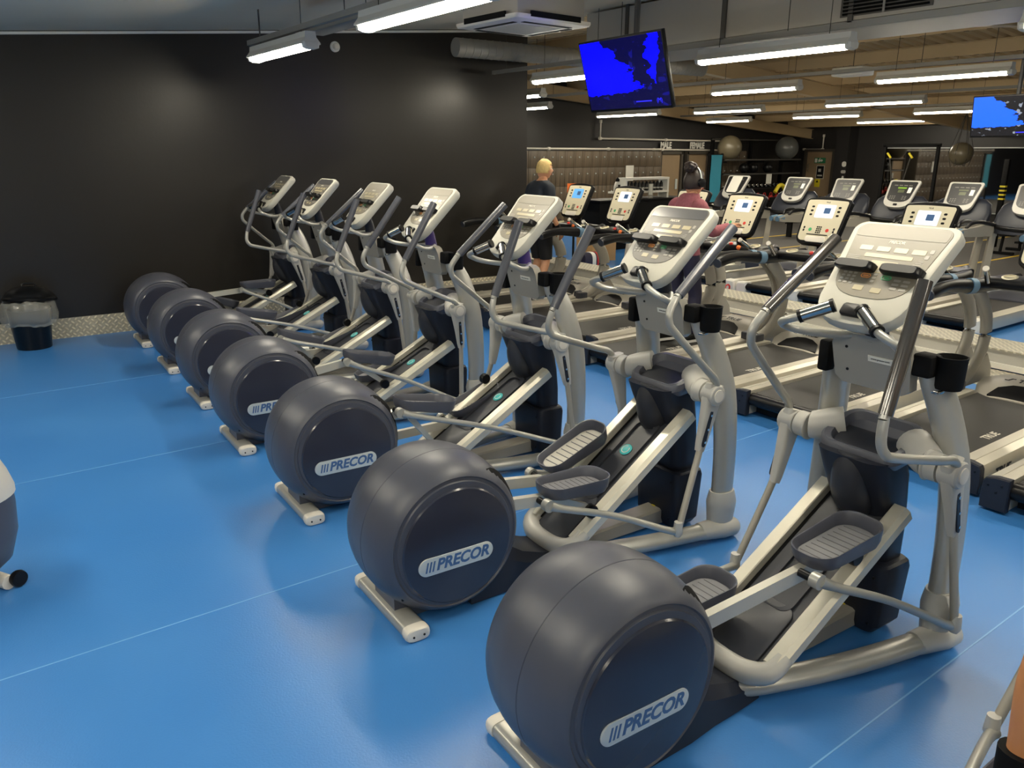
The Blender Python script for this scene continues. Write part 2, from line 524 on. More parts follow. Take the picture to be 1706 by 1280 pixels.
# outer walls
struct('wall_left', B().box((-4.1, 6.5, 2), (0.2, 23.4, 4)), GREYW)
struct('wall_front', B().box((10.5, -5.1, 2), (29.4, 0.2, 4)), GREYW)
b = B(); b.rings([[Vector((-4, y, 0)), Vector((25.2, y, 0)), Vector((25.2, y + 0.2, 0)), Vector((-4, y + 0.2, 0))] if False else
                  [Vector((-4, 17, 0)), Vector((25.2, 17, 0)), Vector((25.2, 17.2, 0)), Vector((-4, 17.2, 0))] for y in (17,)] +
                 [[Vector((-4, 17, 4.2)), Vector((25.2, 17, 4.2)), Vector((25.2, 17.2, 4.2)), Vector((-4, 17.2, 4.2))]])
struct('wall_lockers', b, BWALL2)
struct('wall_right', B().box((25.1, 6.0, 2), (0.2, 22.2, 4)), BWALL2)
struct('trim_22', B().box((24.75, 15.1, 1.6), (0.5, 0.45, 3.2)), BWALL2)

# pitched roof: grey sheets over the cardio bay, beige corrugated deck beyond, purlins and rafters
def roof_slab(name, x0, x1, y0, y1, material, t=0.08):
    b = B()
    xs = [x0] + ([11.7] if x0 < 11.7 < x1 else []) + [x1]
    rg = []
    for x in xs:
        z = roof_z(x)
        rg.append([Vector((x, y0, z)), Vector((x, y1, z)), Vector((x, y1, z + t)), Vector((x, y0, z + t))])
    b.rings(rg)
    return struct(name, b, material)
roof_slab('ceiling', -4.2, 7.0, -5.2, 9.8, GREYC)
def corrugated(name, x0, x1, y0, y1, material, pitch=0.22, depth=0.045):
    b = B(); xs = [x0] + ([11.7] if x0 < 11.7 < x1 else []) + [x1]
    prof = []; y = y0
    while y < y1:
        prof += [(y, 0), (y + pitch * 0.5, 0), (y + pitch * 0.62, depth), (y + pitch * 0.88, depth)]; y += pitch
    rows = [[b.bm.verts.new((x, yy, roof_z(x) + zz)) for yy, zz in prof] for x in xs]
    top = [[b.bm.verts.new((x, yy, roof_z(x) + 0.1)) for yy in (prof[0][0], prof[-1][0])] for x in xs]
    for a, c in zip(rows[:-1], rows[1:]):
        for k in range(len(prof) - 1): b.bm.faces.new((a[k], a[k + 1], c[k + 1], c[k]))
    for a, c in zip(top[:-1], top[1:]): b.bm.faces.new((a[0], c[0], c[1], a[1]))
    return struct(name, b, material)
corrugated('ceiling_deck', 7.0, 25.2, -5.2, 17.2, BEIGE)
roof_slab('ceiling_back', -4.2, 7.0, 9.8, 17.2, DECK)
k = 0
for x in (8.6, 10.4, 12.6, 14.4, 16.4, 18.4, 20.4, 22.4, 24.2):
    k += 1
    z = roof_z(x) - 0.10
    b = B().m(BEIGE).box((x, 6, z), (0.012, 22.2, 0.2)).box((x + 0.03, 6, z - 0.1), (0.07, 22.2, 0.012)).box((x - 0.03, 6, z + 0.094), (0.07, 22.2, 0.012))
    b.m(BEIGE); b.mi = 0
    b.m(BLKM)
    for j in range(56): b.box((x + 0.035, -1.0 + 0.32 * j, z - 0.107), (0.035, 0.07, 0.002))
    struct('beam_purlin.%03d' % k, b, BEIGE)
for k, y in enumerate((4.3, 10.6, 16.6)):
    b = B()
    for xa, xb in ((7.2, 11.7), (11.7, 25.0)):
        za, zb = roof_z(xa) - 0.2, roof_z(xb) - 0.2
        rg = []
        for dy, h0, h1 in ((0.08, -0.3, -0.285), (0.012, -0.285, 0.0), (0.08, 0.0, 0.012)):
            b.rings([[Vector((x, y - dy, z + h0)), Vector((x, y + dy, z + h0)), Vector((x, y + dy, z + h1)), Vector((x, y - dy, z + h1))] for x, z in ((xa, za), (xb, zb))])
    struct('beam_rafter.%03d' % (k + 1), b, BEIGE)

# ------------------------------------------------------------------ elliptical cross-trainers
def elliptical(idx, loc, label, arms, pedals, ramp_top, insert, face_mat, strip=False):
    """x runs from the flywheel to the console, y to the machine's left, z up.
    arms: swing of (near, far) handlebar in degrees; pedals: (near, far) as (x0, z0, x1, z1) of the rim"""
    t = empty('elliptical_trainer', loc, ROW)
    tag(t, label, 'elliptical trainer', 'elliptical trainers standing in a row')
    CX, CZ = 0.265, 0.366
    # flywheel cover: a deep drum with rounded shoulders
    prof = [(0.05, -0.223), (0.272, -0.223), (0.276, -0.216), (0.288, -0.214), (0.294, -0.220), (0.304, -0.214), (0.317, -0.198), (0.332, -0.170), (0.345, -0.135), (0.3545, -0.09),
            (0.3592, -0.05), (0.3592, -0.047), (0.3570, -0.045), (0.3570, -0.043), (0.3594, -0.041), (0.3605, 0.0), (0.3594, 0.041)]
    prof = prof + [(r, -h) for r, h in reversed(prof[:12])]
    b = B().rev(prof, (CX, 0, CZ), (0, 1, 0), 72)
    # foot of the cover
    b.rings([[Vector((x, y, z)) for x, y in ((0.02, -0.10), (0.5, -0.10), (0.5, 0.10), (0.02, 0.10))] for z in (0.005, 0.25)])
    cov = b.build('flywheel_cover', SL, t, 30)
    for s in (-1, 1):
        b = B().rev([(0.02, -0.004), (0.254, -0.004), (0.260, 0.0), (0.254, 0.006), (0.2, 0.011), (0.1, 0.014), (0.001, 0.015)], (CX + 0.004, s * 0.2235, CZ - 0.014), (0, s, 0), 64)
        b.build('side_panel', SLD, cov, 30)
        # curved crank slot: a black patch, the opening's shade put into its colour
        b = B()
        rg = []
        for k in range(15):
            a = R(58 - 78 * k / 14); w = math.sin(PI * (k + 0.35) / 14.7) ** 0.5
            r0, r1 = 0.318, 0.318
            ring = []
            for f in range(7):
                ph = f / 6
                yy = s * (0.203 - (0.004 + 0.085 * w) * ph)
                # follow the shoulder of the cover
                ay = abs(yy); rr = 0.3605 - 0.058 * max(0, (ay - 0.05) / 0.16) ** 2.2
                ring.append(Vector((CX + (rr + 0.003) * math.cos(a), yy, CZ + (rr + 0.003) * math.sin(a))))
            ring += [p + Vector((-math.cos(a), 0, -math.sin(a))) * 0.012 for p in reversed(ring)]
            rg.append(ring)
        b.rings(rg).build('crank_slot_shade', BLKM, cov, 30)
        # name badge on a pill-shaped plate
        ex = Vector((1, 0, 0)) if s < 0 else Vector((-1, 0, 0))
        by = s * 0.2375
        b = B().prism(rrect(0.358, 0.080, 0.040, 8), (CX - 0.012, by - s * 0.006, 0.300), ex, (0, 0, 1), (0, s, 0), 0.009, 0.002)
        b.build('badge_plate', BADGE, cov)
        text('badge_lettering', 'PRECOR', 0.070, BADGE_INK, cov, (CX - 0.012 + ex.x * 0.028, by + s * 0.0035, 0.300), ex, (0, 0, 1), 0.0006, 0.24, 0.0024, sx=0.97)
        b = B()
        for k in range(3):
            x0 = -0.150 + 0.0155 * k
            b.prism([(x0, -0.023), (x0 + 0.0075, -0.023), (x0 + 0.0175, 0.023), (x0 + 0.010, 0.023)], (CX - 0.012, by + s * 0.003, 0.300), ex, (0, 0, 1), (0, s, 0), 0.0012)
        b.build('badge_stripes', BADGE_INK, cov)
        B().rev([(0.001, 0.0), (0.006, 0.0), (0.006, 0.004), (0.001, 0.004)], (CX - 0.245, s * 0.186, CZ - 0.21), (0, s, 0), 10).build('cover_screw', BLK, cov)
    # rear foot
    b = B().rings([[Vector((0.045 + 0.052 * cx_, y, 0.030 + 0.030 * cz_)) for cx_, cz_ in ((math.copysign(abs(math.cos(a)) ** 0.6, math.cos(a)), math.copysign(abs(math.sin(a)) ** 0.6, math.sin(a))) for a in (2 * PI * k / 16 for k in range(16)))] for y in (-0.24, 0.24)])
    ft = b.build('rear_foot', SILV, t)
    for s in (-1, 1):
        rg = []
        for y, f in ((0.232, 1.06), (0.262, 1.08), (0.276, 1.0), (0.280, 0.86)):
            rg.append([Vector((0.045 + 0.052 * f * math.copysign(abs(math.cos(a)) ** 0.6, math.cos(a)), s * y, 0.031 + 0.029 * f * math.copysign(abs(math.sin(a)) ** 0.6, math.sin(a)))) for a in (2 * PI * k / 16 for k in range(16))])
        e = B().rings(rg).build('end_cap', OFFW, ft)
        for dx in (-0.024, 0.024):
            B().rev([(0.001, 0), (0.005, 0), (0.005, 0.003), (0.001, 0.003)], (0.045 + dx, s * 0.2795, 0.027), (0, s, 0), 8).build('cap_screw', BLK, ft)
    # boot between cover and frame
    b = B()
    rg = []
    for x, hw, z in ((0.36, 0.17, 0.30), (0.55, 0.165, 0.24), (0.68, 0.150, 0.15), (0.80, 0.145, 0.105), (0.93, 0.135, 0.075)):
        rg.append([Vector((x, -hw, 0.008)), Vector((x, -hw + 0.012, z * 0.7)), Vector((x, -hw + 0.045, z)), Vector((x, hw - 0.045, z)), Vector((x, hw - 0.012, z * 0.7)), Vector((x, hw, 0.008))])
    b.rings(rg).build('frame_boot', DKN, t, 25)
    # base frame: two bowed tubes and a middle beam
    b = B()
    for s in (-1, 1):
        b.tube([(0.78, s * 0.05, 0.05), (0.86, s * 0.08, 0.055), (1.0, s * 0.135, 0.055), (1.3, s * 0.225, 0.055), (1.6, s * 0.288, 0.055), (1.82, s * 0.318, 0.055)], 0.046, 16, (1.12, 0.86), smooth=5)
    fr = b.build('base_frame', SILV, t)
    B().rings([[Vector((x, -w, 0.02)), Vector((x, -w, z - 0.008)), Vector((x, -w + 0.012, z)), Vector((x, w - 0.012, z)), Vector((x, w, z - 0.008)), Vector((x, w, 0.02))] for x, w, z in ((0.9, 0.055, 0.075), (1.70, 0.058, 0.105))]).build('centre_beam', TSILV, fr, 30)
    B().prism([(-0.016, -0.013), (0.016, -0.013), (0.0, 0.015)], (1.62, 0, 0.1025), (0, 1, 0), (1, 0, 0.04), (0, 0, 1), 0.0012).build('warning_sticker', YEL, fr)
    for s in (-1, 1):
        # front foot: sleeve and socket
        b = B().tube([(1.66, s * 0.297, 0.056), (1.72, s * 0.31, 0.058), (1.80, s * 0.325, 0.058), (1.87, s * 0.330, 0.048), (1.893, s * 0.332, 0.04)], [0.050, 0.056, 0.062, 0.054, 0.03], 18, (1.0, 0.9), smooth=3)
        b.tube([(1.795, s * 0.305, 0.05), (1.797, s * 0.304, 0.12), (1.80, s * 0.302, 0.20), (1.80, s * 0.300, 0.262)], [0.062, 0.070, 0.078, 0.063], 18, (0.86, 1.12), up=(1, 0, 0), smooth=3)
        b.build('front_foot', PLG, t)
        # upright
        b = B().tube([(1.80, s * 0.30, 0.20), (1.802, s * 0.295, 0.50), (1.785, s * 0.275, 0.78), (1.73, s * 0.235, 1.0), (1.675, s * 0.205, 1.13), (1.655, s * 0.19, 1.19)],
                     [0.056, 0.060, 0.064, 0.064, 0.056, 0.046], 16, (0.8, 1.12), up=(1, 0, 0), smooth=4)
        b.build('upright', SILV, t)
        # pivot housing
        b = B().tube([(1.70, s * 0.15, 0.86), (1.665, s * 0.20, 0.845), (1.64, s * 0.24, 0.832), (1.63, s * 0.262, 0.829)], [0.066, 0.066, 0.062, 0.058], 18, smooth=2)
        b.rev([(0.03, 0.255), (0.058, 0.255), (0.061, 0.258), (0.061, 0.262), (0.056, 0.268), (0.055, 0.31), (0.03, 0.312)], (1.62, 0, 0.825), (0, s, 0), 24)
        b.build('pivot_housing', PLG, t)
    # ramp
    x0, z0, x1, z1 = 0.94, 0.150, 1.66, ramp_top
    d = Vector((x1 - x0, 0, z1 - z0)).normalized(); nrm = Vector((-d.z, 0, d.x)); LEN = math.hypot(x1 - x0, z1 - z0)
    O = Vector((x0, 0, z0))
    P = lambda a, y, n: O + d * a + Vector((0, y, 0)) + nrm * n
    ramp = B()
    ramp.prism(rrect(LEN + 0.045, 0.25, 0.05, 5, LEN / 2 - 0.028, 0), P(0, 0, -0.02), d, (0, 1, 0), nrm, 0.016)
    ramp.prism(rrect(LEN * 0.34, 0.215, 0.05, 6, LEN * 0.12, 0), P(0, 0, -0.006), d, (0, 1, 0), nrm, 0.012, 0.004)
    # raised collar around the long recess
    ol, il = rrect(LEN * 0.62, 0.165, 0.045, 6, LEN * 0.56, 0), rrect(LEN * 0.585, 0.118, 0.04, 6, LEN * 0.55, 0)
    rg = [[P(x, y, -0.004) for x, y in ol], [P(x, y, 0.008) for x, y in ol], [P(x, y, 0.009) for x, y in il], [P(x, y, -0.003) for x, y in il]]
    ramp.rings(rg, False, False)
    ramp = ramp.build('ramp', DK, t)
    for s in (-1, 1):
        b = B()
        w, h = 0.033, 0.032
        sec = [(-w, -h), (w - 0.006, -h), (w, -h + 0.006), (w, h * 0.4), (w * 0.55, h), (-w + 0.004, h), (-w, h - 0.004)]
        b.rings([[P(a, s * (0.172 + yy), nn + 0.002) for yy, nn in sec] for a in (0.0, LEN)])
        b.build('rail', CREAM, ramp, 30)
        B().prism(rrect(LEN - 0.03, 0.014, 0.006, 2, LEN / 2, 0), P(0, s * 0.131, -0.006), d, (0, 1, 0), nrm, 0.004).build('track_slot', BLKM, ramp)
    b = B().tube([P(0.06, -0.176, 0), P(-0.02, -0.168, 0.0), P(-0.065, -0.10, 0.002), P(-0.075, 0, 0.002), P(-0.065, 0.10, 0.002), P(-0.02, 0.168, 0.0), P(0.06, 0.176, 0)],
                 [0.036, 0.042, 0.046, 0.046, 0.046, 0.042, 0.036], 14, (1.0, 0.95), smooth=4)
    b.build('lower_casting', PLG, ramp)
    text('ramp_lettering', 'PRECOR', 0.034, BLK, ramp, P(LEN * 0.865, 0, 0.0105 if False else -0.0025), (0, -1, 0), d, 0.0008, 0.2, 0.0008)
    bt = B().rev([(0.001, 0), (0.034, 0), (0.035, 0.004), (0.030, 0.007), (0.001, 0.007)], P(LEN * 0.63, 0, -0.004), nrm, 28).build('teal_roundel', TEAL, ramp)
    b = B()
    for k in range(26):
        a0, a1 = 2 * PI * k / 26 * 0.86, 2 * PI * (k + 1) / 26 * 0.86
        q = [P(LEN * 0.63, 0, 0.0034) + (d * math.cos(a) + Vector((0, 1, 0)) * math.sin(a)) * r for a, r in ((a0, 0.020), (a1, 0.020), (a1, 0.024), (a0, 0.024))]
        b.rings([q, [p + nrm * 0.001 for p in q]])
    b.build('roundel_ring', WHITE, ramp)
    # lift column, its arch and the motor box
    b = B()
    rg = []
    for x, z, dx, hw in ((1.60, 0.80, 0.11, 0.15), (1.64, 0.72, 0.12, 0.145), (1.69, 0.58, 0.10, 0.135), (1.72, 0.45, 0.085, 0.13), (1.73, 0.30, 0.08, 0.125)):
        rg.append([Vector((x + px_ * dx, py_ * hw, z)) for px_, py_ in rrect(2, 2, 0.5, 4)])
    b.rings(rg)
    lc = b.build('lift_column', DKN, t, 30)
    B().tube([(1.55, 0, 0.80), (1.545, 0, 0.72), (1.56, 0, 0.655), (1.59, 0, 0.60), (1.64, 0, 0.56)], [0.060, 0.075, 0.082, 0.082, 0.07], 18, (1.0, 0.9), smooth=4, up=(1, 0, 0)).build('column_nose', DK, lc)
    b = B().rings([[Vector((1.715 + px_ * dx, py_ * hw, z)) for px_, py_ in rrect(2, 2, 0.32, 4)] for z, dx, hw in ((0.015, 0.085, 0.125), (0.05, 0.098, 0.15), (0.30, 0.102, 0.165), (0.325, 0.096, 0.16), (0.335, 0.085, 0.15))])
    lb = b.build('motor_box', DKN, t, 30)
    for yy, zz in ((-0.12, 0.28), (-0.12, 0.07), (0.12, 0.28)):
        B().rev([(0.001, 0), (0.006, 0), (0.006, 0.004), (0.001, 0.004)], (1.612, yy, zz), (-1, 0, 0), 8).build('box_screw', BLK, lb)
    # storage tray
    b = B()
    def sec(z, f, dz=0.0, fx=1.0):
        return [Vector((1.655 + x * f * fx, y * f, z + (x / 0.12) * 0.045 * (1 if z > 0.8 else 0.3) + dz)) for x, y in rrect(0.235, 0.36, 0.07, 6)]
    b.rings([sec(0.76, 0.78), sec(0.79, 0.92), sec(0.832, 1.02), sec(0.862, 1.0), sec(0.872, 0.94), sec(0.868, 0.80), sec(0.835, 0.74)])
    tr = b.build('storage_tray', SL, t, 40)
    B().prism([(x * 1.0, y) for x, y in rrect(0.165, 0.255, 0.04, 5)], (1.655, 0, 0.8375), (1, 0, 0.36), (0, 1, 0), (-0.3, 0, 1), 0.003).build('tray_floor', DKN, tr)
    # crossing plate between the uprights
    b = B().rings([[Vector((1.60 - (z - 1.08) * 0.25 + dx, y, z)) for dx, y in ((0, -w), (0, w), (0.05, w), (0.05, -w))] for z, w in ((1.06, 0.125), (1.085, 0.158), (1.22, 0.165), (1.262, 0.15), (1.275, 0.12))])
    pl = b.build('mounting_plate', TSILV, t, 30)
    text('maker_label', 'www.precor.com', 0.011, BLK, pl, (1.5680, -0.045, 1.187), (0, -1, 0), (-0.25, 0, 1), 0.0004, 0, 0)
    B().box((1.5715, -0.045, 1.187), (0.004, 0.105, 0.024), (0, R(-14), 0)).build('label_plate', PAPER, pl)
    for yy, zz in ((0.10, 1.215), (0.10, 1.12)):
        B().rev([(0.001, 0), (0.006, 0), (0.006, 0.003), (0.001, 0.003)], (1.60 - (zz - 1.08) * 0.25, yy, zz), (-1, 0, -0.2), 8).build('plate_bolt_hole', BLK, pl)
    # arms
    for s, ang, pd in ((-1, arms[0], pedals[0]), (1, arms[1], pedals[1])):
        ca, sa = math.cos(R(ang)), math.sin(R(ang))
        Q = lambda x, z, y: Vector((1.615 + x * ca + z * sa, s * y, 0.825 - x * sa + z * ca))
        b = B().tube([Q(0.0, 0.02, 0.372), Q(-0.03, 0.075, 0.372), Q(-0.12, 0.125, 0.37), Q(-0.36, 0.262, 0.362), Q(-0.405, 0.30, 0.358), Q(-0.415, 0.35, 0.353), Q(-0.385, 0.415, 0.346), Q(-0.36, 0.45, 0.343), Q(-0.12, 0.76, 0.318)],
                     0.0175, 12, smooth=5)
        hb = b.build('handlebar', SILV, t)
        b = B().tube([Q(-0.372, 0.432, 0.3445), Q(-0.35, 0.46, 0.342), Q(-0.12, 0.758, 0.319), Q(-0.108, 0.774, 0.318), Q(-0.103, 0.780, 0.3175)], [0.0235, 0.024, 0.0255, 0.024, 0.014], 14, smooth=3)
        b.build('handlebar_grip', RUB if idx not in (0,) else mat_grip_glossy(), hb)
        # lower arm: hub, cranked bracket, tube and elbow
        b = B().rev([(0.02, 0.318), (0.049, 0.318), (0.052, 0.322), (0.052, 0.385), (0.046, 0.392), (0.034, 0.393), (0.001, 0.393)], (1.615, 0, 0.825), (0, s, 0), 24)
        rg = []
        for zz, w, th, xo in ((0.05, 0.044, 0.028, 0.0), (-0.02, 0.049, 0.03, 0.0), (-0.14, 0.036, 0.024, 0.005), (-0.25, 0.026, 0.02, 0.006), (-0.285, 0.020, 0.018, 0.006)):
            rg.append([Q(xo + px_ * w, zz, 0.352 + py_ * th) for px_, py_ in rrect(2, 2, 0.5, 3)])
        b.rings(rg)
        la = b.build('lower_arm', PLG, t, 35)
        B().rev([(0.001, 0.3925), (0.032, 0.3925), (0.031, 0.397), (0.001, 0.398)], (1.615, 0, 0.825), (0, s, 0), 24).build('hub_cap', OFFW, la)
        b = B()
        rg = []
        for yy in (0.3725, 0.3790):
            rg.append([Q(0.004 + px_ + (-0.006 - 0.05 * 0) , -0.165 + pz_, yy) for px_, pz_ in [(a_ * 0.5 + 0.0, b_) for a_, b_ in rrect(0.042, 0.19, 0.02, 4)]])
        b.rings(rg).build('slot_recess', DKN, la)
        for kz in (-0.10, -0.17, -0.235):
            B().rev([(0.001, 0), (0.0065, 0), (0.0065, 0.003), (0.001, 0.003)], Q(0.0, kz, 0.379), (0, s, 0), 8).build('slot_bolt', CHR, la)
        E1 = Q(-0.05, -0.69, 0.392)
        B().tube([Q(0.004, -0.25, 0.356), Q(-0.004, -0.34, 0.362), Q(-0.04, -0.62, 0.385), E1], 0.0165, 12, smooth=3).build('arm_tube', TSILV, la)
        B().tube([E1 + Vector((0, 0, 0.055)), E1 + Vector((0, 0, 0.02)), E1 + Vector((0, 0, -0.005)), E1 + Vector((-0.004, 0, -0.022))], [0.0205, 0.023, 0.024, 0.015], 12).build('elbow_joint', PLG, la)
        # pedal arm from the crank to the ramp wheel
        px0, pz0, px1, pz1 = pd
        Rn = Vector((0.42, 0, 0.45)) if s < 0 else Vector((0.20, 0, 0.24))
        if pz0 < 0.45 and s < 0: Rn = Vector((0.40, 0, 0.30))
        if pz0 > 0.4 and s > 0: Rn = Vector((0.36, 0, 0.44))
        Fp = Vector((px0 + 0.05, 0, pz0 - 0.085))
        wx = px1 - 0.08
        wz = z0 + (wx - x0) * (z1 - z0) / (x1 - x0) + 0.075
        wz = min(wz, pz1 - 0.07)
        Wp = Vector((wx, 0, wz))
        ya = s * 0.145
        b = B()
        path = [(Rn.x, Rn.z), (Fp.x, Fp.z), (Wp.x, Wp.z + 0.01)]
        rg = []
        for k, (x, z) in enumerate(path):
            hh = 0.027 if k < 2 else 0.02
            rg.append([Vector((x, ya + yy, z + zz)) for yy, zz in ((-0.016, -hh), (0.016, -hh), (0.016, hh), (-0.016, hh))])
        b.rings(rg)
        pa = b.build('pedal_arm', SILVL, t, 30)
        wc = Vector((wx, s * 0.172, z0 + (wx - x0) * (z1 - z0) / (x1 - x0) + 0.042 + 0.034))
        B().rev([(0.001, -0.02), (0.03, -0.02), (0.034, -0.014), (0.034, 0.014), (0.03, 0.02), (0.001, 0.02)], wc, (0, 1, 0), 24).build('ramp_wheel', BLK, pa)
        # link rod
        J = Vector((px0 - 0.01, s * 0.235, pz0 - 0.07))
        B().tube([(J.x, s * 0.16, J.z), (J.x, s * 0.215, J.z)], 0.016, 12).build('link_stub', BLK, pa)
        b = B().tube([J + Vector((0, -s * 0.02, 0)), J + Vector((0, s * 0.015, 0))], 0.029, 16)
        b.tube([J + Vector((0.01, 0, -0.003)), J + (E1 - J) * 0.12, J + (E1 - J) * 0.5 + Vector((0, 0, 0.018)), J + (E1 - J) * 0.9, E1 + Vector((0, -s * 0.01, 0.0))], [0.026, 0.0175, 0.016, 0.0175, 0.021], 12, smooth=4)
        b.build('link_rod', SILV, t)
        # pedal dish
        dd = Vector((px1 - px0, 0, pz1 - pz0)); Lp = dd.length; dd.normalize(); pn = Vector((-dd.z, 0, dd.x))
        Op = Vector((px0, s * 0.158, pz0))
        def pr_(f, n, fy=None):
            out = []
            for x, y in rrect(Lp, 0.19, 0.075, 7):
                out.append(Op + dd * (Lp / 2 + x * f) + Vector((0, y * (fy or f) * (1 + 0.12 * x / Lp), 0)) + pn * (n + (0.018 * (x / Lp + 0.5) ** 2 if n > -0.02 else 0)))
            return out
        b = B().rings([pr_(0.80, -0.062), pr_(0.90, -0.058), pr_(0.97, -0.035), pr_(1.0, -0.004), pr_(0.995, 0.0), pr_(0.97, -0.001, 0.95), pr_(0.945, -0.008, 0.90), pr_(0.90, -0.036, 0.83)], True, True)
        pe = b.build('pedal', SL, t, 40)
        tread = B().rings([pr_(0.875, -0.0355, 0.80), pr_(0.86, -0.032, 0.78)])
        tread.build('pedal_tread', PEDL if insert[0 if s < 0 else 1] else PEDT, pe)
        b = B()
        for k in range(9):
            a = (0.16 + 0.085 * k) * Lp
            q = [Op + dd * (a + u_) + Vector((0, w_ * 0.058, 0)) + pn * (-0.0315) for u_, w_ in ((0, -1), (0.004, -1), (0.004, 1), (0, 1))]
            b.rings([q, [p + pn * 0.0018 for p in q]])
        b.build('tread_ribs', SL if insert[0 if s < 0 else 1] else PEDR, pe)
    # fixed handrail
    for s in (-1, 1):
        g = lambda x, y, z: Vector((x, s * y, z))
        b = B().tube([g(1.60, 0.05, 1.27), g(1.52, 0.13, 1.262), g(1.42, 0.215, 1.277), g(1.365, 0.245, 1.298), g(1.33, 0.235, 1.318), g(1.325, 0.19, 1.338), g(1.335, 0.155, 1.353), g(1.385, 0.065, 1.40)], 0.0155, 12, smooth=5)
        hr = b.build('fixed_handrail', SILV, t)
        B().tube([g(1.3335, 0.158, 1.352), g(1.387, 0.060, 1.402)], 0.0240, 16).build('pulse_grip', STL, hr)
        for aa, bb in (((1.331, 0.163, 1.3495), (1.337, 0.152, 1.355)), ((1.383, 0.066, 1.399), (1.390, 0.055, 1.405))):
            B().tube([g(*aa), g(*bb)], 0.0262, 14).build('grip_ring', BLK, hr)
        # cup holder on the near side carries a drink ring, the far one a small pocket
        b = B()
        cxx, cyy = 1.665, s * 0.262
        if s < 0:
            prof_ = [(0.030, 0.0), (0.046, 0.0), (0.050, 0.012), (0.053, 0.115), (0.055, 0.122), (0.050, 0.122), (0.047, 0.112), (0.044, 0.014)]
            b.rings([[Vector((cxx + r_ * math.cos(a_), cyy + r_ * math.sin(a_), 1.115 + h_)) for a_ in (2 * PI * k / 24 for k in range(24))] for r_, h_ in prof_])
            b.box((1.625, s * 0.19, 1.195), (0.085, 0.085, 0.085), None, 0.015)
        else:
            b.box((1.60, s * 0.205, 1.155), (0.06, 0.05, 0.13), None, 0.012)
        ch = b.build('cup_holder', BLKM, t)
        if s < 0:
            B().prism(rrect(0.10, 0.06, 0.02, 4), (1.675, -0.225, 1.098), (1, 0, 0.1), (0, 1, 0), (0, 0, 1), 0.012, 0.003).build('holder_bracket', STL, ch)
    # console
    top, bot = Vector((1.715, 0, 1.690)), Vector((1.425, 0, 1.375))
    up = (top - bot).normalized(); HL = (top - bot).length; cn = Vector((-up.z, 0, up.x)) # faces the user
    ex = Vector((0, -1, 0))
    K = lambda x, y, n=0.0: bot + ex * x + up * y + cn * n
    def outline(w_top, w_bot, y0, y1, rt, sag, n=6):
        o = []
        for k in range(n + 1):
            a = R(90 * k / n); o.append((w_top - rt + rt * math.cos(a), y1 - rt + rt * math.sin(a)))
        for k in range(n + 1):
            a = R(90 + 90 * k / n); o.append((-(w_top - rt) + rt * math.cos(a), y1 - rt + rt * math.sin(a)))
        m_ = 14
        for k in range(m_ + 1):
            tt = PI + PI * k / m_
            cx_ = math.copysign(abs(math.cos(tt)) ** 0.72, math.cos(tt))
            o.append((cx_ * w_bot, y0 + sag + sag * -abs(math.sin(tt)) ** 0.8))
        return o
    ol = outline(0.212, 0.182, -0.045, HL, 0.045, 0.15)
    back = [(x * 0.86, y * 0.95 + 0.01) for x, y in ol]
    b = B().rings([[K(x * 0.94, y * 0.97 + 0.006, -0.062) for x, y in ol], [K(x, y, -0.045) for x, y in ol], [K(x, y, -0.010) for x, y in ol],
                   [K(x * 0.985, (y - 0.2) * 0.985 + 0.2, -0.002) for x, y in ol], [K(x * 0.955, (y - 0.2) * 0.955 + 0.2, 0.001) for x, y in ol]])
    con = b.build('console', WHT, t, 40)
    fo = outline(0.188, 0.160, 0.075, HL - 0.016, 0.035, 0.12)
    face = B().rings([[K(x, y, 0.0005) for x, y in fo], [K(x * 0.99, y, 0.0035) for x, y in fo]]).build('console_face', face_mat, con)
    hd = [(x, max(y, HL - 0.075)) for x, y in outline(0.180, 0.16, 0.075, HL - 0.021, 0.03, 0.12)]
    seen = []; [seen.append(p) for p in hd if not seen or (abs(p[0] - seen[-1][0]) + abs(p[1] - seen[-1][1])) > 1e-5]
    hd = outline(0.180, 0.178, HL - 0.078, HL - 0.021, 0.028, 0.004, 5)
    B().rings([[K(x, y, 0.0032) for x, y in hd], [K(x, y, 0.0048) for x, y in hd]]).build('header_band', FACE2 if face_mat is not FACE_GLARE else FACE_GLARE, con)
    text('console_lettering', 'PRECOR', 0.017, PRT, con, K(0, HL - 0.095, 0.0040), ex, up, 0.0004, 0.22, 0.0004)
    for w_, h_, x_, y_ in [(0.052, 0.022, -0.105 + 0.07 * k, HL - 0.130) for k in range(4)] + [(0.19, 0.018, 0, HL - 0.162), (0.105, 0.055, 0, HL - 0.212), (0.040, 0.022, -0.042, 0.115), (0.040, 0.022, 0.030, 0.112)]:
        B().prism(rrect(w_, h_, 0.003, 2), K(x_, y_, 0.0036), ex, up, cn, 0.0013).build('display_window', LCD, con)
    b = B()
    for rx in range(3):
        for ry in range(4): b.prism(rrect(0.014, 0.009, 0.002, 1), K(-0.128 + rx * 0.022, 0.132 + ry * 0.015, 0.0036), ex, up, cn, 0.0015)
    b.build('number_keys', KEYI, con); b = B()
    for rx in range(2):
        for ry in range(3): b.prism(rrect(0.026, 0.010, 0.002, 1), K(0.088 + rx * 0.036, 0.130 + ry * 0.018, 0.0036), ex, up, cn, 0.0015)
    for ry in range(7): b.prism(rrect(0.018 + 0.006 * (ry % 3), 0.003, 0.001, 1), K(0.130 - 0.004 * ry, HL - 0.17 - ry * 0.008, 0.0036), ex, up, cn, 0.0008)
    for ry in range(5): b.prism(rrect(0.05, 0.003, 0.001, 1), K(-0.135, HL - 0.17 - ry * 0.008, 0.0036), ex, up, cn, 0.0008)
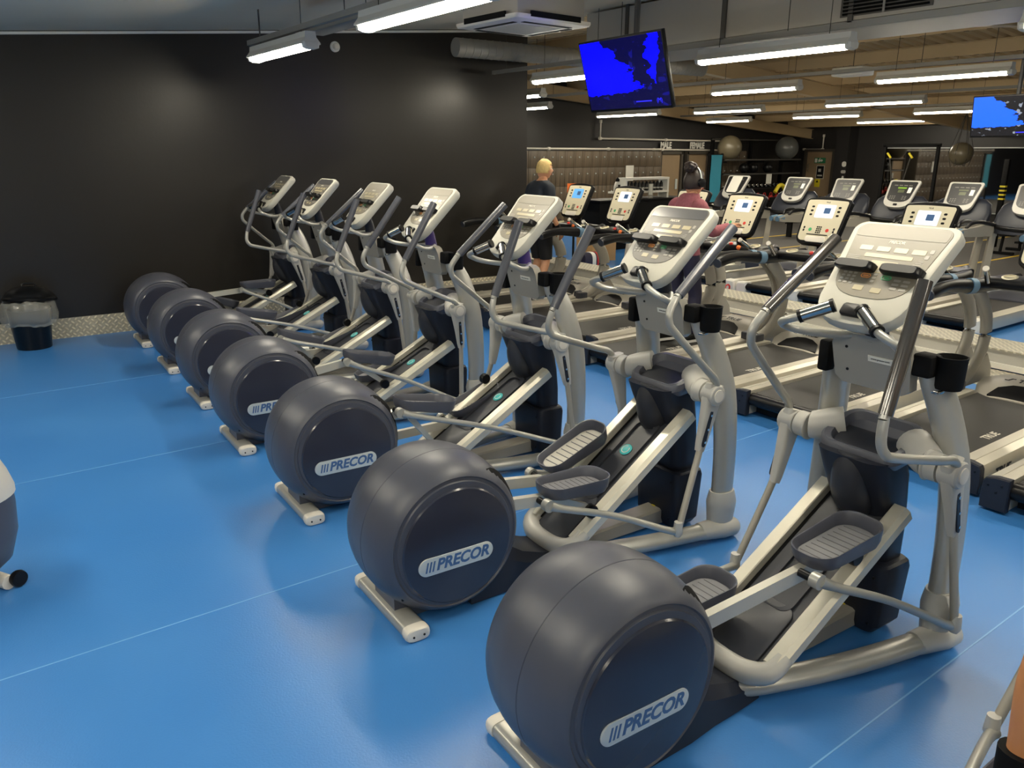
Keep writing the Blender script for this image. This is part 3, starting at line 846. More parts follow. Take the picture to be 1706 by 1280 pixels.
    for kk in (0, 1): b.prism(rrect(0.016, 0.018, 0.004, 2), K(0.150 - 0.008 * kk, HL - 0.122 - 0.026 * kk, 0.0036), ex, up, cn, 0.0012)
    for kk in range(4): b.prism(rrect(0.015, 0.010, 0.002, 1), K(-0.004, 0.150 + 0.016 * kk, 0.0036), ex, up, cn, 0.0015)
    b.build('key_legends', KEYI, con)  # printed key blocks and bars in one mesh, no letters
    for nm_, m_, kx in (('orange_key', ORG, -0.040), ('green_key', GRN, 0.042)):
        o_, i_ = rrect(0.040, 0.020, 0.010, 4, kx, 0.172), rrect(0.033, 0.013, 0.0065, 4, kx, 0.172)
        B().rings([[K(x, y, 0.0034) for x, y in o_], [K(x, y, 0.0052) for x, y in o_], [K(x, y, 0.0052) for x, y in i_], [K(x, y, 0.0036) for x, y in i_]], False, False).build(nm_, m_, con)
        B().prism(rrect(0.022, 0.006, 0.002, 2), K(kx, 0.172, 0.0036), ex, up, cn, 0.001).build('key_symbol', m_, con)
    for s in (-1, 1):
        cxx = s * 0.093
        rg = []
        for n_, w_, h_ in ((0.003, 0.158, 0.040), (0.020, 0.158, 0.042), (0.040, 0.148, 0.040), (0.048, 0.128, 0.032)):
            rg.append([K(cxx + px_ * w_ / 2, 0.205 + py_ * h_ / 2 - n_ * 0.25, n_) for px_, py_ in rrect(2, 2, 0.4, 3)])
        B().rings(rg).build('book_rest', BLK, con)
    B().prism(rrect(0.100, 0.052, 0.014, 4), K(0.0, 0.012, -0.002), ex, up, cn, 0.018, 0.004).build('heart_rate_sensor', BLK, con)
    B().tube([K(0, 0.10, -0.055), (1.575, 0, 1.38), (1.60, 0, 1.26)], [0.05, 0.038, 0.045], 14, smooth=3).build('console_neck', PURP if strip else DKN, t)
    return t

def mat_grip_glossy():
    global _gg
    try: return _gg
    except NameError:
        _gg = mat('worn_glossy_grip', (70, 66, 62), 0.14, coat=0.7)
        return _gg
FACE_GLARE = mat('console_face_glare', (118, 112, 98), 0.46, coat=0.1)  # paler copy of face and header, ceiling light glare put into the colour

AX = Vector((math.cos(ROW), math.sin(ROW), 0)); AY = Vector((-math.sin(ROW), math.cos(ROW), 0))
O0 = Vector((1.295, 1.616, 0))
OFF = {-1: (-0.12, 0.04), 0: (-0.005, 0.011), 1: (-0.009, -0.036), 2: (0.012, 0.013), 3: (-0.001, 0.035), 4: (0.012, -0.016), 5: (0.007, -0.005), 6: (-0.016, -0.001)}
mach = [
 (-1, 'cross-trainer cut off by the lower right corner, a bare leg standing on its pedal', (10, 20), ((0.97, 0.412, 1.33, 0.402), (0.77, 0.345, 1.13, 0.335)), 0.57, (0, 0), FACE),
 (0, 'nearest grey cross-trainer shown whole, its flywheel cover biggest in the row', (-16, 16), ((1.06, 0.575, 1.44, 0.605), (0.66, 0.335, 1.04, 0.345)), 0.585, (0, 0), FACE_GLARE),
 (1, 'second nearest cross-trainer with dark console face and teal roundel in full view', (14, -10), ((0.74, 0.49, 1.11, 0.465), (0.97, 0.43, 1.35, 0.575)), 0.665, (0, 1), FACE),
 (2, 'third nearest cross-trainer in the row, its console in front of the blond man', (-13, 10), ((0.60, 0.60, 0.97, 0.52), (1.11, 0.345, 1.48, 0.46)), 0.59, (0, 1), FACE_GLARE),
 (3, 'middle cross-trainer of the row, with the purple strip on its console neck', (-4, -1), ((0.80, 0.595, 1.17, 0.50), (1.00, 0.31, 1.37, 0.36)), 0.53, (0, 0), FACE_GLARE),
 (4, 'third cross-trainer from the black wall, console half glared over', (-12, 12), ((0.68, 0.55, 1.05, 0.41), (1.10, 0.32, 1.48, 0.42)), 0.52, (0, 0), FACE_GLARE),
 (5, 'second cross-trainer from the black wall, with dark console face', (-13, 12), ((0.67, 0.53, 1.04, 0.44), (1.08, 0.32, 1.46, 0.41)), 0.51, (0, 0), FACE),
 (6, 'farthest cross-trainer of the row, next to the black wall', (-16, 13), ((1.06, 0.575, 1.44, 0.56), (0.74, 0.43, 1.10, 0.30)), 0.51, (0, 0), FACE),
]
for i, lab, arms, ped, zt, ins, fm in mach:
    o = O0 + AY * 1.207 * i + Vector((OFF[i][0], OFF[i][1], 0))
    elliptical(i, o, lab, arms, ped, zt, ins, fm, strip=i in (2, 3))

# ------------------------------------------------------------------ fluorescent battens, channels, ducts
def batten(x, y, z, L, label, rows=False):
    t = empty('fluorescent_light', (x, y, z))
    tag(t, label, 'ceiling light', 'fluorescent battens')
    b = B()
    sec = [(-0.045, 0.10), (0.045, 0.10), (0.05, 0.055), (0.085, 0.012), (0.085, 0.0), (-0.085, 0.0), (-0.085, 0.012), (-0.05, 0.055)]
    b.rings([[Vector((px_, yy, pz_)) for px_, pz_ in sec] for yy in (-L / 2, L / 2)])
    b.build('light_housing', TROUGH, t, 30)
    dsec = [(-0.062, -0.001), (-0.058, -0.022), (-0.03, -0.034), (0.03, -0.034), (0.058, -0.022), (0.062, -0.001)]
    b = B().rings([[Vector((px_, yy, pz_)) for px_, pz_ in dsec] for yy in (-L / 2 + 0.03, L / 2 - 0.03)])
    b.build('light_diffuser', TUBE, t, 30)
    for s in (-1, 1):
        B().rings([[Vector((px_ * f, s * (L / 2 - 0.012 + dy), pz_ * f)) for px_, pz_ in ((-0.075, 0.02), (0.075, 0.02), (0.066, -0.028), (0.03, -0.04), (-0.03, -0.04), (-0.066, -0.028))] for dy, f in ((-0.02, 1.0), (0.014, 1.0), (0.03, 0.8))]).build('end_cap', TROUGH, t)
        zt = roof_z(x) - z
        B().tube([(0, s * L * 0.36, 0.10), (0.004, s * L * 0.36, zt)], 0.0035, 6).build('hanging_wire', WIRE, t)
    return t
LG = [
 (2.87, 7.35, 1.35, 'short bright tube light hung close in front of the black wall'),
 (2.80, 4.75, 1.6, 'big bright tube light cut off by the top edge, beside the air unit'),
 (6.46, 4.80, 1.62, 'large tube light below the long duct, right of the nearer television'),
 (6.60, 7.75, 1.35, 'tube light partly behind the nearer television, beside the end of the wall'),
 (9.97, 4.98, 1.56, 'large tube light hung near the second television, left of its pole'),
 (10.05, 7.68, 1.5, 'tube light just right of the nearer television, below the one under the long duct'),
 (8.2, 10.9, 1.3, 'small tube light, upper of the two beside the end of the black wall'),
 (10.5, 13.7, 1.6, 'small tube light, lower of the two beside the end of the black wall'),
 (14.4, 8.35, 1.9, 'mid-distance tube light above the exit door, centre right'),
 (14.65, 11.85, 1.85, 'tube light just above another one over the female sign'),
 (18.0, 11.6, 1.8, 'far tube light over the exit door corner'),
 (18.6, 15.0, 1.5, 'far tube light over the big grey ball'),
 (22.4, 12.4, 2.0, 'far tube light over the mirror'),
 (14.3, 14.6, 2.1, 'tube light hanging right under the nearer television'),
 (17.9, 8.6, 1.6, 'far tube light left of the second television'),
]
for i, (x, y, L, lab) in enumerate(LG):
    batten(x, y, 2.80 if x < 16 else 2.765, L, lab)
# lamps of the same rows above and behind the camera
for i, (x, y) in enumerate(((2.80, 2.1), (2.80, -0.6), (2.80, -3.2), (-0.9, -3.2), (-0.9, -0.6), (-0.9, 2.1), (-0.9, 4.8), (-0.9, 7.4), (6.46, 1.9), (6.46, -1.0), (10.0, 2.2), (14.4, 4.4), (18.0, 3.4), (-3.0, 0.8), (-3.0, 5.0))):
    batten(x, y, 2.80, 1.6, 'tube light of the same kind, hanging out of the frame above the machines')

def channel(name, x, y0, y1, z, label, w=0.045, h=0.045):
    t = empty(name, (x, y0, z)); tag(t, label, 'ceiling channel', 'steel channels the lights hang from')
    L = y1 - y0
    B().rings([[Vector((px_, yy, pz_)) for px_, pz_ in ((-w / 2, 0), (w / 2, 0), (w / 2, h), (w / 2 - 0.006, h), (w / 2 - 0.006, 0.008), (-w / 2 + 0.006, 0.008), (-w / 2 + 0.006, h), (-w / 2, h))] for yy in (0, L)]).build('channel_profile', GREYM, t)
    n = max(2, int(L / 1.6))
    for k in range(n):
        yy = 0.3 + (L - 0.6) * k / (n - 1)
        B().tube([(0, yy, 0.0), (0, yy, roof_z(x) - z)], 0.004, 6).build('hanger_rod', WIRE, t)
channel('ceiling_channel', 2.87, -3.5, 8.15, 2.925, 'long grey channel above the tube lights in front of the black wall')
channel('ceiling_channel', 6.5, -2.0, 9.2, 2.93, 'grey channel above the tube lights under the long duct')
channel('ceiling_channel', 10.0, -2.0, 12.5, 2.93, 'grey channel behind the television, carrying the middle tube lights')
channel('ceiling_channel', 14.5, -2.0, 16.0, 2.93, 'grey channel farther back, carrying the mid-distance tube lights')
channel('ceiling_channel', 18.2, 0.0, 16.4, 2.90, 'farthest grey channel near the back walls')

t = empty('ventilation_duct', (7.2, -3.0, 3.02)); tag(t, 'long rectangular grey ventilation duct running over the treadmills', 'ventilation duct')
B().box((0, 5.3, 0.24), (0.95, 10.6, 0.46)).build('duct_body', DUCT, t)
for k in range(8):
    yy = 0.4 + 1.36 * k
    B().box((0, yy, 0.24), (0.99, 0.045, 0.50)).build('duct_flange', DUCTD, t)
B().box((0, 5.3, -0.012), (0.99, 10.6, 0.03)).build('duct_bottom_edge', GREYM, t)
g = B()
for k in range(14): g.box((-0.487, 6.9, 0.06 + 0.029 * k), (0.02, 0.75, 0.010), (0, R(30), 0))
g.build('duct_grille', BLKM, t)
B().box((-0.480, 6.9, 0.25), (0.008, 0.80, 0.42)).build('grille_backing', DUCTD, t)
B().box((-0.495, 6.9, 0.25), (0.012, 0.02, 0.42)).build('grille_bar', GREYM, t)

t = empty('spiral_duct', (5.6, 8.72, 3.16)); tag(t, 'round spiral duct running behind the nearer television', 'round duct')
b = B()
pf = []
for k in range(40): pf += [(0.11, k * 0.11), (0.11, k * 0.11 + 0.09), (0.114, k * 0.11 + 0.095), (0.114, k * 0.11 + 0.105)]
b.rev(pf, (0, 0, 0), (1, -0.02, 0), 18); b.build('duct_tube', GREYM, t)
t = empty('cable_tray', (3.25, -2.0, 2.99)); tag(t, 'flat dark cable tray ending beside the small tube light', 'cable tray')
B().box((0, 4.75, 0), (0.20, 9.5, 0.012)).box((-0.1, 4.75, 0.025), (0.008, 9.5, 0.05)).box((0.1, 4.75, 0.025), (0.008, 9.5, 0.05)).build('tray_profile', GREYM, t)
for k in range(5): B().tube([(0, 0.8 + 1.9 * k, 0), (0, 0.8 + 1.9 * k, 0.3)], 0.004, 6).build('hanger_rod', WIRE, t)

# air conditioning cassette
t = empty('air_conditioner', (5.05, 6.64, 3.09), R(3)); tag(t, 'white square air conditioning unit hung from the roof by the wall top', 'air conditioner')
b = B().rings([[Vector((x, y, z)) for x, y in rrect(w, w, 0.04, 3)] for w, z in ((0.80, 0.0), (0.93, 0.012), (0.95, 0.03), (0.95, 0.05))])
pn = b.build('air_panel', OFFW, t)
B().box((0, 0, 0.17), (0.84, 0.84, 0.22), None, 0.01).build('unit_body', DUCT, t)
b = B()
for k in range(20): b.box((-0.24 + 0.48 * k / 19, 0, -0.004), (0.010, 0.50, 0.006))
b.box((0, 0, -0.001), (0.52, 0.52, 0.004))
b.build('intake_grille', PLG, pn)
for k in range(4):
    a = PI / 2 * k; c_, s_ = math.cos(a), math.sin(a)
    B().box((c_ * 0.35, s_ * 0.35, 0.004), (0.055 if abs(c_) > 0.5 else 0.60, 0.60 if abs(c_) > 0.5 else 0.055, 0.014)).build('air_slot', BLKM, pn)
    B().box((c_ * 0.475, s_ * 0.475, 0.055), (0.02 if abs(c_) > 0.5 else 0.62, 0.62 if abs(c_) > 0.5 else 0.02, 0.05)).build('side_slot', BLKM, pn)
for k in range(4):
    B().tube([(0.38 * (1 if k % 2 else -1), 0.38 * (1 if k > 1 else -1), 0.28), (0.38 * (1 if k % 2 else -1), 0.38 * (1 if k > 1 else -1), roof_z(5.05) - 3.09)], 0.006, 6).build('hanger_rod', WIRE, t)
# ceiling sensor
fx, fy = frame_pt(4.35, -0.05)
t = empty('smoke_detector', (fx, fy, 3.14)); tag(t, 'small round white dome fixed high on the black wall', 'dome sensor')
B().rev([(0.001, 0), (0.06, 0), (0.06, 0.02), (0.05, 0.03), (0.001, 0.03)], (0, 0.05, 0), (0, -1, 0), 24).build('dome_base', WHITE, t)
B().rev([(0.042, 0), (0.040, 0.02), (0.028, 0.038), (0.001, 0.045)], (0, 0.02, 0), (0, -1, 0), 24).build('dome', OFFW, t)

# televisions
def television(loc, yaw, tilt, w, h, label, tone, pole_h, group=None):
    t = empty('television', loc); tag(t, label, 'television')
    # faces -x turned by yaw, tilted down
    n = Vector((-math.cos(yaw) * math.cos(tilt), -math.sin(yaw) * math.cos(tilt), -math.sin(tilt)))
    s = Vector((0, 0, 1)).cross(n).normalized(); u = n.cross(s)
    s = s
    fr = lambda a, b_, c_: s * a + u * b_ + n * c_
    b = B().prism(rrect(w, h, 0.008, 2), fr(0, 0, -0.04), s, u, n, 0.04, 0.004); tv = b.build('screen_casing', BLK, t)
    b = B().prism(rrect(w * 0.6, h * 0.55, 0.02, 2), fr(0, -0.05, -0.075), s, u, n, 0.04); b.build('rear_casing', BLK, t)
    me = bpy.data.meshes.new('screen')
    W2, H2 = w / 2 - 0.014, h / 2 - 0.016
    me.from_pydata([fr(-W2, -H2 + 0.006, 0.0012), fr(W2, -H2 + 0.006, 0.0012), fr(W2, H2, 0.0012), fr(-W2, H2, 0.0012)], [], [(0, 1, 2, 3)])
    uv = me.uv_layers.new(name='UVMap')
    # image x runs the way the viewer reads it
    flip = (s.cross(u)).dot(n) < 0
    for li, c_ in zip(range(4), ((0, 0), (1, 0), (1, 1), (0, 1))): uv.data[li].uv = (1 - c_[0], c_[1]) if flip else c_
    me.materials.append(tone)
    o = bpy.data.objects.new('screen', me); C.objects.link(o); o.parent = tv
    rr = s if not flip else -s
    text('channel_mark', '(M)', h * 0.08, SCRMARK, tv, fr(0, 0, 0.0025) + rr * (w * 0.37) + u * (-h * 0.385), rr, u, 0.0004)
    B().box((0, 0, 0), (0.001, 0.001, 0.001)).bm.free()
    q0 = fr(0, 0, 0.0016) + rr * (w * 0.19) + u * (-h * 0.385)
    B().rings([[q0 + rr * a + u * b_ for a, b_ in ((-w * 0.09, -0.005), (w * 0.09, -0.005), (w * 0.09, 0.005), (-w * 0.09, 0.005))], [q0 + n * 0.001 + rr * a + u * b_ for a, b_ in ((-w * 0.09, -0.005), (w * 0.09, -0.005), (w * 0.09, 0.005), (-w * 0.09, 0.005))]]).build('caption_line', SCRMARK, tv)
    B().tube([fr(0, 0.0, -0.07), (0.14, 0, 0.05), (0.14, 0, 0.15)], 0.02, 8).build('tilt_bracket', BLK, t)
    B().tube([(0.14, 0, 0.0), (0.14, 0, pole_h)], 0.026, 14).build('ceiling_pole', DUCTD if False else GREYM if False else POLE, t)
    return t
POLE = mat('dark_steel_pole', (50, 50, 52), 0.5)
SCRMARK = mat('screen_caption_glow', (40, 40, 240), 0.4, emit=0.3)
T1 = screen_material('television_picture_blue', ((0.0, 0.0, 0.9, 1), (0.0, 0.0, 0.012, 1), (0.001, 0.001, 0.05, 1)))
T2 = screen_material('television_picture', ((0.004, 0.045, 0.42, 1), (0.002, 0.002, 0.003, 1), (0.08, 0.09, 0.11, 1)))
television((5.28, 5.46, 2.61), R(-2.9), R(16.6), 1.10, 0.633, 'nearer television tilted down, deep blue picture with a dark tree', T1, roof_z(5.4) - 2.61)
television((10.95, 4.56, 2.37), R(-3), R(6), 0.92, 0.50, 'farther television at the right edge, blue sky picture', T2, roof_z(11) - 2.37)

# small ceiling box
t = empty('junction_box', (10.35, 6.35, 2.97)); tag(t, 'white rectangular box hung under the middle channel', 'ceiling box')
B().box((0, 0, 0), (0.3, 0.45, 0.11), None, 0.02).build('box_body', WHITE, t)
B().tube([(0, 0, 0.05), (0, 0, 0.8)], 0.005, 6).build('hanger_rod', WIRE, t)

# ------------------------------------------------------------------ bin
t = empty('waste_bin', (0.76, 9.3, 0)); tag(t, 'black round bin with clear liner and domed lid by the black wall', 'bin')
B().rev([(0.001, 0.0), (0.155, 0.0), (0.16, 0.008), (0.20, 0.40), (0.205, 0.41), (0.195, 0.41), (0.152, 0.02), (0.001, 0.02)], (0, 0, 0), (0, 0, 1), 48).build('bin_body', BINB, t)
b = B(); rg = []
for z, r in ((0.27, 0.192), (0.25, 0.215), (0.27, 0.245), (0.33, 0.262), (0.41, 0.262), (0.475, 0.24), (0.495, 0.215)):
    ring = []
    for k in range(56):
        a = 2 * PI * k / 56
        w = noise.noise(Vector((math.cos(a) * 3.2, math.sin(a) * 3.2, z * 9))) * 1.2 + 0.5 * noise.noise(Vector((math.cos(a) * 9, math.sin(a) * 9, z * 30)))
        ring.append(Vector((math.cos(a) * (r + 0.02 * w), math.sin(a) * (r + 0.02 * w), z + 0.02 * w + 0.012 * math.sin(3 * a + 1))))
    rg.append(ring)
b.rings(rg, False, False).build('bin_liner', BAG, t, 60)
b = B(); rg = []
for r, z in ((0.236, 0.445), (0.245, 0.45), (0.245, 0.472), (0.235, 0.476), (0.225, 0.50), (0.19, 0.54), (0.13, 0.575), (0.06, 0.592), (0.001, 0.594)):
    rg.append([Vector((math.cos(a) * r * (1 - (0.02 if k % 4 == 0 and 0.05 < r < 0.23 else 0)), math.sin(a) * r * (1 - (0.02 if k % 4 == 0 and 0.05 < r < 0.23 else 0)), z)) for k, a in ((k, 2 * PI * k / 48) for k in range(48))])
ld = b.rings(rg).build('bin_lid', BINB, t, 50)
B().tube([(-0.06, 0, 0.58), (-0.06, 0, 0.612), (-0.04, 0, 0.622), (0.04, 0, 0.622), (0.06, 0, 0.612), (0.06, 0, 0.58)], 0.011, 10).build('lid_handle', BINB, ld)
ld.rotation_euler = (R(-6), R(4), 0); ld.location = (0, 0, 0.035)

# ------------------------------------------------------------------ machine cut off at the left edge
t = empty('exercise_bike', (-0.115, 4.03, 0), R(30)); tag(t, 'rounded cream and grey machine end cut off by the left edge', 'exercise machine')
rg = []
for z, rx, ry in ((0.09, 0.16, 0.11), (0.13, 0.23, 0.14), (0.25, 0.275, 0.16), (0.38, 0.285, 0.165), (0.44, 0.285, 0.165)):
    rg.append([Vector((rx * px_, ry * py_, z)) for px_, py_ in rrect(2, 2, 0.9, 8)])
B().rings(rg).build('lower_shroud', SL, t)
rg = []
for z, rx, ry in ((0.435, 0.292, 0.172), (0.47, 0.296, 0.176), (0.54, 0.285, 0.17), (0.62, 0.262, 0.16), (0.69, 0.22, 0.14), (0.73, 0.14, 0.09), (0.74, 0.04, 0.03)):
    rg.append([Vector((rx * px_ - (z - 0.44) * 0.12, ry * py_, z)) for px_, py_ in rrect(2, 2, 0.9, 8)])
B().rings(rg).build('upper_shroud', OFFW, t)
B().tube([(-0.9, 0, 0.10), (-0.4, 0, 0.12), (0.05, 0, 0.12)], 0.05, 12).build('frame_tube', SILV, t)
B().tube([(0.13, -0.13, 0.035), (0.13, 0.13, 0.035)], 0.034, 14).build('foot_bar', OFFW, t)
B().tube([(-0.9, -0.26, 0.035), (-0.9, 0.26, 0.035)], 0.034, 14).build('foot_bar', OFFW, t)
for s in (-1, 1):
    B().rev([(0.001, -0.015), (0.036, -0.015), (0.04, 0), (0.036, 0.015), (0.001, 0.015)], (0.165, s * 0.145, 0.042), (0, 1, 0), 20).build('transport_wheel', BLK, t)
B().tube([(-0.55, 0, 0.13), (-0.62, 0, 0.7)], 0.03, 12).build('seat_post', SILV, t)
B().rings([[Vector((-0.62 + a * 0.14, b_ * (0.10 - 0.04 * a), z)) for a, b_ in rrect(2, 2, 0.6, 4)] for z in (0.70, 0.76)]).build('saddle', BLK, t)

# ------------------------------------------------------------------ treadmills of the front row
def treadmill(loc, label, scr=SCR, detail=True):
    t = empty('treadmill', loc, 0.0); tag(t, label, 'treadmill', 'treadmills of the row behind the cross-trainers')
    B().rev([(0.001, 0), (0.022, 0), (0.024, 0.02), (0.012, 0.034), (0.001, 0.035)], (1.60, -0.10, 1.03), (-0.6, 0, 1), 14).build('safety_clip', ORNP, t)
    Lr = 1.55
    for s in (-1, 1):
        b = B()
        sec = [(0.300, 0.02), (0.432, 0.02), (0.436, 0.06), (0.432, 0.165), (0.425, 0.190), (0.372, 0.203), (0.369, 0.198), (0.366, 0.203), (0.300, 0.205)]
        b.rings([[Vector((x, s * y, z)) for y, z in sec] for x in (0.03, Lr)])
        rl = b.build('side_rail', ALU, t, 30)
        b = B()
        rg = []
        for x, f in ((-0.012, 0.93), (-0.004, 1.0), (0.035, 1.0)):
            rg.append([Vector((x, s * (0.368 + (y - 0.368) * f), 0.11 + (z - 0.11) * f)) for y, z in ((0.297, 0.015), (0.438, 0.015), (0.442, 0.10), (0.436, 0.175), (0.425, 0.196), (0.372, 0.209), (0.297, 0.211))])
        ec = b.rings(rg).build('rail_end_cap', DKN, t, 30)
        for dy, dz in ((0.335, 0.165), (0.405, 0.155), (0.36, 0.12)):
            B().rev([(0.001, 0), (0.007, 0), (0.007, 0.003), (0.001, 0.003)], (-0.0115, s * dy, dz), (-1, 0, 0), 8).build('cap_screw', BLK, ec)
        if detail: text('rail_lettering', 'TRUE', 0.085, BLK, rl, (0.30, s * 0.4355, 0.10), (1 if s < 0 else -1, 0, 0), (0, 0, 1), 0.0006, 0.1, 0.003)
    B().rings([[Vector((x, y, z)) for x, z in ((0.065, 0.17), (0.09, 0.186), (1.58, 0.186), (1.58, 0.15), (0.065, 0.14))] for y in (-0.285, 0.285)]).build('running_belt', BELT, t)
    B().tube([(0.06, -0.298, 0.135), (0.06, 0.298, 0.135)], 0.05, 20).build('rear_roller', BLK, t)
    B().box((0.85, 0, 0.08), (1.5, 0.56, 0.10)).build('deck_frame', BLKM, t)
    if detail: text('belt_lettering', 'TRUE', 0.075, PRT, t, (0.62, -0.215, 0.1868), (0, -1, 0) if False else (1, 0, 0), (0, 1, 0), 0.0004, 0.1, 0.002)
    # hood
    b = B(); rg = []
    for x, z, hw in ((1.50, 0.195, 0.30), (1.56, 0.225, 0.305), (1.66, 0.275, 0.34), (1.80, 0.30, 0.36), (1.98, 0.285, 0.35), (2.08, 0.22, 0.32), (2.11, 0.05, 0.31)):
        rg.append([Vector((x, hw * k / 8, 0.03 if k in () else z - 0.05 * abs(k / 8) ** 3)) for k in range(-8, 9)] + [Vector((x, hw, 0.02)), Vector((x, -hw, 0.02))])
    b.rings(rg); hd = b.build('motor_hood', TSILV, t, 40)
    b = B()
    q = [(1.515, -0.20), (1.515, 0.20), (1.60, 0.165), (1.645, 0.08), (1.655, 0), (1.645, -0.08), (1.60, -0.165)]
    b.rings([[Vector((x, y, 0.20 + (x - 1.515) * 0.56 + dz)) for x, y in q] for dz in (-0.01, 0.003)]).build('hood_dark_inlay', BLK, hd)
    text('hood_lettering', 'TRUE', 0.07, BLK, hd, (1.73, 0, 0.2935), (0, -1, 0), (1, 0, 0.26), 0.0008, 0.15, 0.002)
    B().prism([(-0.03, -0.02), (0.0, -0.02), (0.018, 0.012), (0.035, 0.012), (0.038, 0.022), (0.008, 0.022), (-0.01, -0.008), (-0.034, -0.008)], (1.73, 0.14, 0.2925), (0, -1, 0), (1, 0, 0.26), (-0.25, 0, 1), 0.001).build('hood_mark', BLK, hd)
    for s in (-1, 1):
        b = B().tube([(1.48, s * 0.41, 0.225), (1.58, s * 0.412, 0.25), (1.72, s * 0.415, 0.33), (1.82, s * 0.415, 0.46), (1.845, s * 0.415, 0.60), (1.80, s * 0.415, 0.74), (1.70, s * 0.415, 0.86), (1.57, s * 0.415, 0.97)],
                     [0.055, 0.062, 0.072, 0.078, 0.078, 0.074, 0.068, 0.062], 14, (0.42, 1.0), up=(0.01, 0, 1), smooth=4)
        # broad foot plate behind the curve
        b.rings([[Vector((x, s * yy, z)) for x, z in ((1.50, 0.20), (2.02, 0.20), (2.0, 0.30), (1.90, 0.42), (1.74, 0.33), (1.60, 0.25))] for yy in (0.395, 0.435)])
        b.build('upright', TSILV, t, 50)
        B().box((1.46, s * 0.405, 0.232), (0.12, 0.10, 0.075), None, 0.012).build('upright_foot_block', DK, t)
        # side handrail
        b = B().tube([(0.80, s * 0.402, 1.0), (0.86, s * 0.402, 1.015), (1.05, s * 0.402, 1.035), (1.25, s * 0.402, 1.02), (1.45, s * 0.395, 1.0), (1.75, s * 0.36, 1.0), (1.93, s * 0.28, 1.02)],
                     [0.046, 0.050, 0.042, 0.05, 0.056, 0.055, 0.05], 14, (0.85, 1.0), smooth=4)
        hr = b.build('side_handrail', BLK, t, 50)
        B().tube([(0.794, s * 0.402, 0.998), (0.806, s * 0.402, 1.002)], 0.044, 14).build('handrail_end', DK, hr)
        B().tube([(1.37, s * 0.398, 1.008), (1.45, s * 0.395, 1.0)], 0.0585, 14, (0.87, 1.0)).build('blue_band', BLUEB, hr)
        B().tube([(1.52, s * 0.33, 1.035), (1.40, s * 0.30, 1.12), (1.36, s * 0.29, 1.145)], 0.019, 12).build('pulse_bar', STL, t)
        B().tube([(1.365, s * 0.2915, 1.142), (1.35, s * 0.2875, 1.151)], 0.0215, 12).build('pulse_bar_tip', OFFW, t)
    b = B()
    rg = []
    for y in (-0.36, -0.2, 0, 0.2, 0.36):
        rg.append([Vector((1.74 + px_ * 0.15, y, 1.0 + pz_ * 0.045 + 0.02 * (1 - abs(y)))) for px_, pz_ in rrect(2, 2, 0.5, 4)])
    cr = b.rings(rg).build('dash_tray', BLK, t, 50)
    for s in (-1, 1): B().rev([(0.001, 0), (0.052, 0), (0.055, 0.012), (0.042, 0.016), (0.04, 0.004), (0.001, 0.004)], (1.66, s * 0.24, 1.055), (-0.25, 0, 1), 24).build('cup_well', TCRM, cr)
    B().rev([(0.001, 0), (0.02, 0), (0.018, 0.016), (0.001, 0.018)], (1.60, 0, 1.065), (-0.35, 0, 1), 16).build('stop_button', REDI, cr)
    B().tube([(1.78, 0, 1.02), (1.75, 0, 1.12), (1.72, 0, 1.20)], [0.06, 0.045, 0.05], 14).build('console_neck', BLK, t)
    top, bot = Vector((1.80, 0, 1.545)), Vector((1.62, 0, 1.165))
    up = (top - bot).normalized(); HL = (top - bot).length; cn = Vector((-up.z, 0, up.x)); ex = Vector((0, -1, 0))
    K = lambda x, y, n=0.0: bot + ex * x + up * y + cn * n
    def ol(w0, w1, y0, y1, r, bow):
        o = []
        for k in range(7): a = R(90 * k / 6); o.append((w1 - r + r * math.cos(a), y1 - r + r * math.sin(a)))
        for k in range(1, 6): x = (w1 - r) * (1 - k / 3); o.append((x, y1 + bow * (1 - (x / (w1 - r)) ** 2)))
        for k in range(7): a = R(90 + 90 * k / 6); o.append((-(w1 - r) + r * math.cos(a), y1 - r + r * math.sin(a)))
        r2 = r * 2.2
        for k in range(7): a = R(180 + 90 * k / 6); o.append((-(w0 - r2) + r2 * math.cos(a), y0 + r2 + r2 * math.sin(a)))
        for k in range(7): a = R(270 + 90 * k / 6); o.append(((w0 - r2) + r2 * math.cos(a), y0 + r2 + r2 * math.sin(a)))
        return o
    o1 = ol(0.205, 0.222, -0.02, HL, 0.035, 0.018)
    b = B().rings([[K(x * 0.85, y * 0.9 + 0.02, -0.075) for x, y in o1], [K(x, y, -0.05) for x, y in o1], [K(x, y, -0.008) for x, y in o1], [K(x * 0.975, (y - 0.2) * 0.975 + 0.2, 0.0) for x, y in o1]])
    co = b.build('console', BLK, t, 40)
    o2 = ol(0.182, 0.200, 0.012, HL - 0.022, 0.02, 0.006)
    B().rings([[K(x, y, -0.001) for x, y in o2], [K(x, y, 0.003) for x, y in o2]]).build('console_face', TCRM, co)
    B().prism(rrect(0.185, 0.125, 0.008, 2), K(0.0, HL - 0.125, 0.0025), ex, up, cn, 0.0025).build('screen', scr, co)
    B().prism(rrect(0.062, 0.052, 0.004, 2), K(0.02, HL - 0.12, 0.005), ex, up, cn, 0.0012).build('screen_picture', BADGE_INK, co)
    text('console_lettering', 'TRUE', 0.017, BLK, co, K(0, HL - 0.040, 0.0032), ex, up, 0.0003, 0.1, 0.0003)
    b = B()
    for s in (-1, 1):
        for k in range(3): b.prism(rrect(0.028, 0.018, 0.008, 3), K(s * (0.132 + 0.0), HL - 0.085 - 0.038 * k, 0.0028), ex, up, cn, 0.0015)
        for k in range(2): b.prism(rrect(0.016, 0.022, 0.006, 2), K(s * 0.148, 0.108 + 0.026 * k, 0.0028), ex, up, cn, 0.0015)
